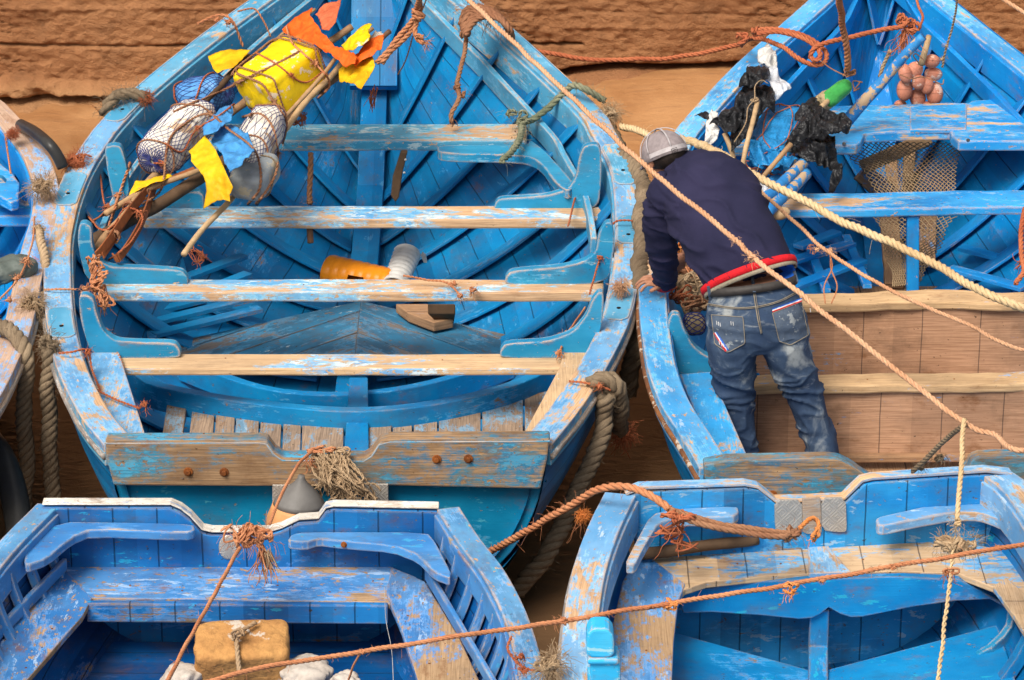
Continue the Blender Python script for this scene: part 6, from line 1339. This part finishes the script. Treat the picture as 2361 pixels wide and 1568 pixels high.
hk = MB(); tangle(hk, P(962, 32, 1.38), (.035, .03, .035), .014, 9, 332); strand(hk, catmull([P(962, 45, 1.35), P(956, 70, 1.30), P(965, 92, 1.26), P(978, 98, 1.25)], .01), .013); tangle(hk, P(966, 88, 1.27), (.022, .02, .022), .011, 7, 333); tails(hk, P(980, 98, 1.25), 30, .06, .002, 334, V((1, 0, 0)), .4); tag(hk.build('rope_knot', M['r_orange']), 'orange rope knot with a red frayed end inside the centre bow', 'knot')
rope('cord', [P(985, -10, 1.5), P(955, 75, 1.26), P(938, 132, 1.13), P(918, 172, 1.0)], .004, 'r_brown', 'thin brown cord from the bow to the stringer', strands=2)
G1 = [P(1395, 232, .97), P(1350, 205, 1.04), P(1322, 198, 1.04), P(1295, 218, .98), P(1262, 250, .92), P(1230, 275, .88), P(1205, 282, .87), P(1202, 305, .86), P(1188, 340, .85), P(1158, 372, .84)]
rope('green_rope', G1, .017, 'r_green', 'greenish rope tied over the starboard rail onto the bow thwart', knots=[(P(1205, 272, .90), .045, .55), (P(1180, 262, .90), .03, .5)], fz=200, seed=28)
for k, (pts, kn_, l) in enumerate([([(1405, 345, .86), (1365, 400, .84), (1332, 440, .76), (1310, 522, .73)], [(1345, 440, .77), (1400, 346, .86)], 'red twine lashing down the second starboard knee'), ([(1484, 515, .84), (1440, 508, .86), (1410, 520, .84), (1385, 590, .78), (1360, 678, .70)], [(1384, 592, .79)], 'red cord looped over the starboard rail down to the third thwart'),
        ([(1350, 709, .72), (1325, 745, .74), (1305, 775, .73), (1285, 825, .70)], [(1305, 770, .74), (1290, 815, .71)], 'orange cord with a many-ended knot at the starboard stern knee'), ([(1312, 879, .80), (1345, 882, .81), (1380, 890, .80), (1408, 900, .78)], [(1380, 890, .81)], 'thin red cord holding the hooked rope fender'),
        ([(102, 668, .80), (138, 667, .81), (176, 668, .80)], [(192, 668, .78)], 'tan cord crossing the port rail above the knee'), ([(192, 575, .78), (215, 640, .74), (225, 735, .70), (260, 790, .69), (286, 852, .68)], [(245, 765, .72)], 'orange rope running down the port knees'),
        ([(135, 815, .80), (165, 812, .81), (202, 808, .80), (212, 850, .74), (232, 900, .71)], [(204, 812, .80)], 'dark red cord tied across the port rail'), ([(212, 892, .72), (260, 918, .71), (322, 942, .71)], [(332, 932, .72)], 'thin red cord with a frayed end on the port side deck'),
        ([(160, 362, .90), (205, 358, .90), (228, 395, .82), (240, 470, .76)], [(245, 475, .76)], 'red cord from the red tie to the rail knee'), ([(455, 55, 1.17), (505, 35, 1.20), (535, 48, 1.18), (560, 108, 1.05)], [(500, 45, 1.20), (528, 50, 1.19)], 'tan rope knotted round the port bow rail'),
        ([(548, 26, 1.22), (585, 20, 1.22), (605, 45, 1.17), (625, 85, 1.08)], [], 'tan loop round the port bow rail nearer the bow'), ([(1180, 1468, .92), (1172, 1500, .90), (1210, 1540, .88), (1270, 1550, .9)], [(1205, 1545, .88), (1198, 1515, .89)], 'thin red cord tied on the starboard rail of the front left boat'),
        ([(930, 635, .72), (985, 645, .70), (1030, 652, .70), (1064, 682, .69)], [(1045, 655, .70), (1064, 684, .68), (1090, 668, .69)], 'orange twine scrap with knots lying on the third thwart'), ([(12, 310, .97), (18, 350, .90), (25, 400, .86)], [], 'orange cord hanging from the hose knot'), ([(0, 690, .84), (45, 640, .86), (75, 560, .88), (80, 500, .90)], [(40, 640, .87), (20, 690, .85), (60, 600, .88)], 'orange twine tangle along the far left rail')]):
    rope('cord', [P(*p) for p in pts], .0055 if k not in (5, 9) else .008, 'r_rust' if k in (0, 1, 3, 6, 7, 8, 11) else 'r_orange', l, 'cord', knots=[(P(*q), .017, 1) for q in kn_], tailsat=[(P(*q), 9, .055, .0024) for q in kn_[-1:]], seed=40+k, strands=2)
hk = MB()
for k, (x, y, z) in enumerate([(222, 628, .78), (232, 655, .76), (215, 605, .80), (240, 690, .72), (228, 640, .78)]): tangle(hk, P(x, y, z), (.05, .035, .05), .007, 10, 340+k)
tails(hk, P(235, 660, .75), 24, .16, .004, 346, V((.1, 0, -1)), .22, .25); tails(hk, P(205, 660, .78), 14, .06, .003, 347); tag(hk.build('twine_tangle', M['r_orange']), 'large orange twine tangle on the upper port knee', 'tangle')
hk = MB(); c_ = P(455, 588, .77); tangle(hk, c_, (.05, .03, .045), .0016, 22, 350, False); tangle(hk, P(440, 570, .80), (.02, .02, .02), .003, 9, 351, False); tails(hk, P(455, 575, .78), 12, .13, .0026, 352, V((.3, 0, -1)), .4, .4); tag(hk.build('twine_tangle', M['r_rust']), 'red and clear twine tuft on the foot of the pale flag stick', 'tangle')
refresh()
# lashings over the cargo pile (laid on what is there)
for k, (pts, r, m_, l) in enumerate([
    ([(330, 470), (372, 435), (388, 330), (420, 290), (480, 262), (530, 300), (590, 350), (600, 430), (572, 470)], .0065, 'r_brown', 'brown rope looped round both white netted floats'),
    ([(400, 258), (440, 240), (500, 215), (560, 185), (600, 165), (650, 140), (690, 118)], .0065, 'r_brown', 'brown rope from the blue bundle up over the yellow block'),
    ([(545, 170), (600, 190), (625, 225), (660, 280), (652, 330)], .0065, 'r_brown', 'brown rope down the near face of the yellow block'),
    ([(660, 60), (672, 95), (695, 120), (740, 160), (760, 195), (735, 225)], .006, 'r_orange', 'orange rope from the flag stick round the poles'),
    ([(560, 270), (600, 262), (632, 300), (640, 380), (615, 440), (590, 470)], .0065, 'r_brown', 'brown rope round the tan netted float and grey can'),
    ([(205, 500), (235, 530), (262, 520), (290, 480), (330, 500), (300, 560), (250, 600)], .0055, 'r_rust', 'red twine lashing the fan of laths'),
    ([(300, 375), (285, 420), (268, 470), (252, 520)], .0075, 'r_orange', 'taut orange rope from the white float to the rail'),
    ([(380, 330), (420, 350), (452, 300), (500, 270), (540, 240)], .005, 'r_rust', 'red twine across the white float'),
    ([(590, 120), (640, 150), (700, 190), (745, 165)], .005, 'r_rust', 'red twine across the yellow block')]):
    pp = resample([V((x, y, 0)) for x, y in [(q.x, q.y) for q in catmull([V((x, y, 0)) for x, y in pts], 8)]], max(8, len(pts)*4))
    w3 = [cast(p.x, p.y, r*1.4) for p in pp]
    dd = [(p-CAM).dot(FW) for p in w3]
    for _ in range(3): dd = [dd[0]]+[min(dd[i], (dd[i-1]+dd[i+1])/2+.004) for i in range(1, len(dd)-1)]+[dd[-1]]
    w3 = [CAM+ray(p.x, p.y)*d for p, d in zip(pp, dd)]
    mid = w3[len(w3)//2]
    rope('lashing', w3, r, m_, l, 'rope', 'lashings on the cargo pile', knots=[(mid, r*3, .8)], seed=60+k, strands=2, tailsat=[(mid, 5, .04, .002)])
for k, (x, y, l) in enumerate([(330, 445, 'nearest the white float'), (298, 478, 'second from the white float'), (262, 545, 'lowest, at the foot of the fan')]):
    hk = MB(); p = C_(x, y, .03); d = (C_(x+40, y-50, .03)-p).normalized(); s1 = d.orthogonal().normalized(); s2 = d.cross(s1)
    strand(hk, [p+d*(.022*t/40-.011)+(s1*math.cos(t*.9)+s2*math.sin(t*.9))*.030 for t in range(41)], .004, .03, 2)
    tails(hk, p+V((0, -.02, .02)), 5, .05, .002, 360+k); tag(hk.build('pole_lashing', M['r_brown']), 'brown cord binding poles and laths together, '+l, 'rope', 'cord bindings on the poles')
# hose, tarp, post at left and front
b = MB(); b.tube(catmull([P(48, 288, .95), P(80, 305, .99), P(110, 330, 1.0), P(130, 355, .96), P(145, 385, .90)], .015), .027, 20); o = b.build('rubber_hose', M['rubber']); tag(o, 'black rubber hose arching between the left boat and the centre boat', 'hose')
b = MB(); b.tube(catmull([P(-30, 1010, .45), P(5, 1060, .42), P(30, 1130, .34), P(48, 1230, .22)], .02), .055, 24); o = b.build('rubber_fender', M['rubber']); tag(o, 'shiny black rubber fender low at the left edge', 'fender')
o = crumple(squad(P(-30, 640, .80), P(72, 605, .84), .075, .05, .6, .9, .2, 370), 371, .016, 90, 60, 9).build('tarp_roll', M['greytarp']); tag(o, 'grey-green tarp roll on the far left boat', 'tarp')
b = MB(); pz = P(1385, 1600, .98); p0 = Q(1385, 1575, pz.y); p1 = Q(1385, 1452, pz.y)
b.poly([Q(x, y, pz.y) for x, y in rnd([(1360, 1600), (1360, 1522), (1430, 1522), (1432, 1600)], 0)], V((0, .08, 0))); b.poly([Q(x, y, pz.y-.004) for x, y in rnd([(1352, 1518), (1352, 1465), (1366, 1450), (1402, 1450), (1416, 1468), (1418, 1518)], 1)], V((0, .09, 0)))
b.poly([Q(x, y, pz.y-.012) for x, y in [(1354, 1520), (1427, 1520), (1427, 1534), (1354, 1534)]], V((0, .1, 0)))
b.poly([V((p0.x-.04, pz.y+.004, .62)), V((p0.x+.055, pz.y+.004, .62)), V((p0.x+.055, pz.y+.004, p0.z+.03)), V((p0.x-.04, pz.y+.004, p0.z+.03))], V((0, .07, 0)))
o = b.build('mooring_post', M['lightpost'], None, smooth=False, bevel=.008); tag(o, 'pale cyan timber post standing on the port rail of the front right boat', 'post')

hk = MB(); c_ = P(862, 205, 1.08); tails(hk, c_, 12, .12, .004, 400, V((-.15, 0, -1)), .12, .15); tangle(hk, P(858, 232, 1.02), (.015, .01, .03), .003, 7, 401, False); tag(hk.build('hanging_twine', M['r_rust']), 'red-brown looped twine hanging below the yellow cloth near the bow', 'twine')
hk = MB(); c_ = P(700, 262, .98); tangle(hk, P(690, 272, .96), (.045, .03, .05), .0045, 12, 402, False); tails(hk, c_, 14, .09, .003, 403); tag(hk.build('hanging_twine', M['r_rust']), 'red twine tuft caught at the end of the bow thwart', 'twine')
b = MB(); b.tube(catmull([P(886, 1352, .56), P(890, 1430, .9), P(903, 1500, 1.0), P(908, 1600, 1.0)], .05), .0012, 4); tag(b.build('fishing_line', M['whitep']), 'thin pale fishing line hanging over the front left seat edge', 'line')
for x, y, z in ((838, 530, 0), (842, 440, 0)):
    pass
rg_i = random.Random(12)
def nails(bt, pts, r=.0035):
    for x, y in pts:
        p = cast(x, y, 0); b = MB(); b.tube([p-V((0, 0, .002)), p+V((0, 0, .0015))], r, 8); b.build('nail', M['rust'], bt.root)
nails(A, [(760, 300), (930, 298), (1180, 318), (1188, 303), (560, 486), (860, 485), (1020, 488), (700, 656), (1100, 655), (520, 826), (760, 828), (1020, 830), (470, 950), (470, 1000), (505, 950), (555, 965), (605, 975), (660, 990), (740, 985), (820, 1035), (930, 990), (1060, 965), (1180, 950), (395, 940)])
nails(B, [(2150, 254), (2100, 460), (2210, 458), (1960, 690), (2140, 690), (2280, 688), (2000, 875), (2200, 874)])
nails(C, [(300, 1350), (420, 1362), (640, 1350), (760, 1365), (860, 1340), (940, 1420), (990, 1530), (120, 1450), (60, 1540)], .004)
nails(D, [(1610, 1310), (1700, 1300), (1800, 1300), (1990, 1290), (2080, 1300), (2170, 1290), (1500, 1400), (1490, 1500)], .004)
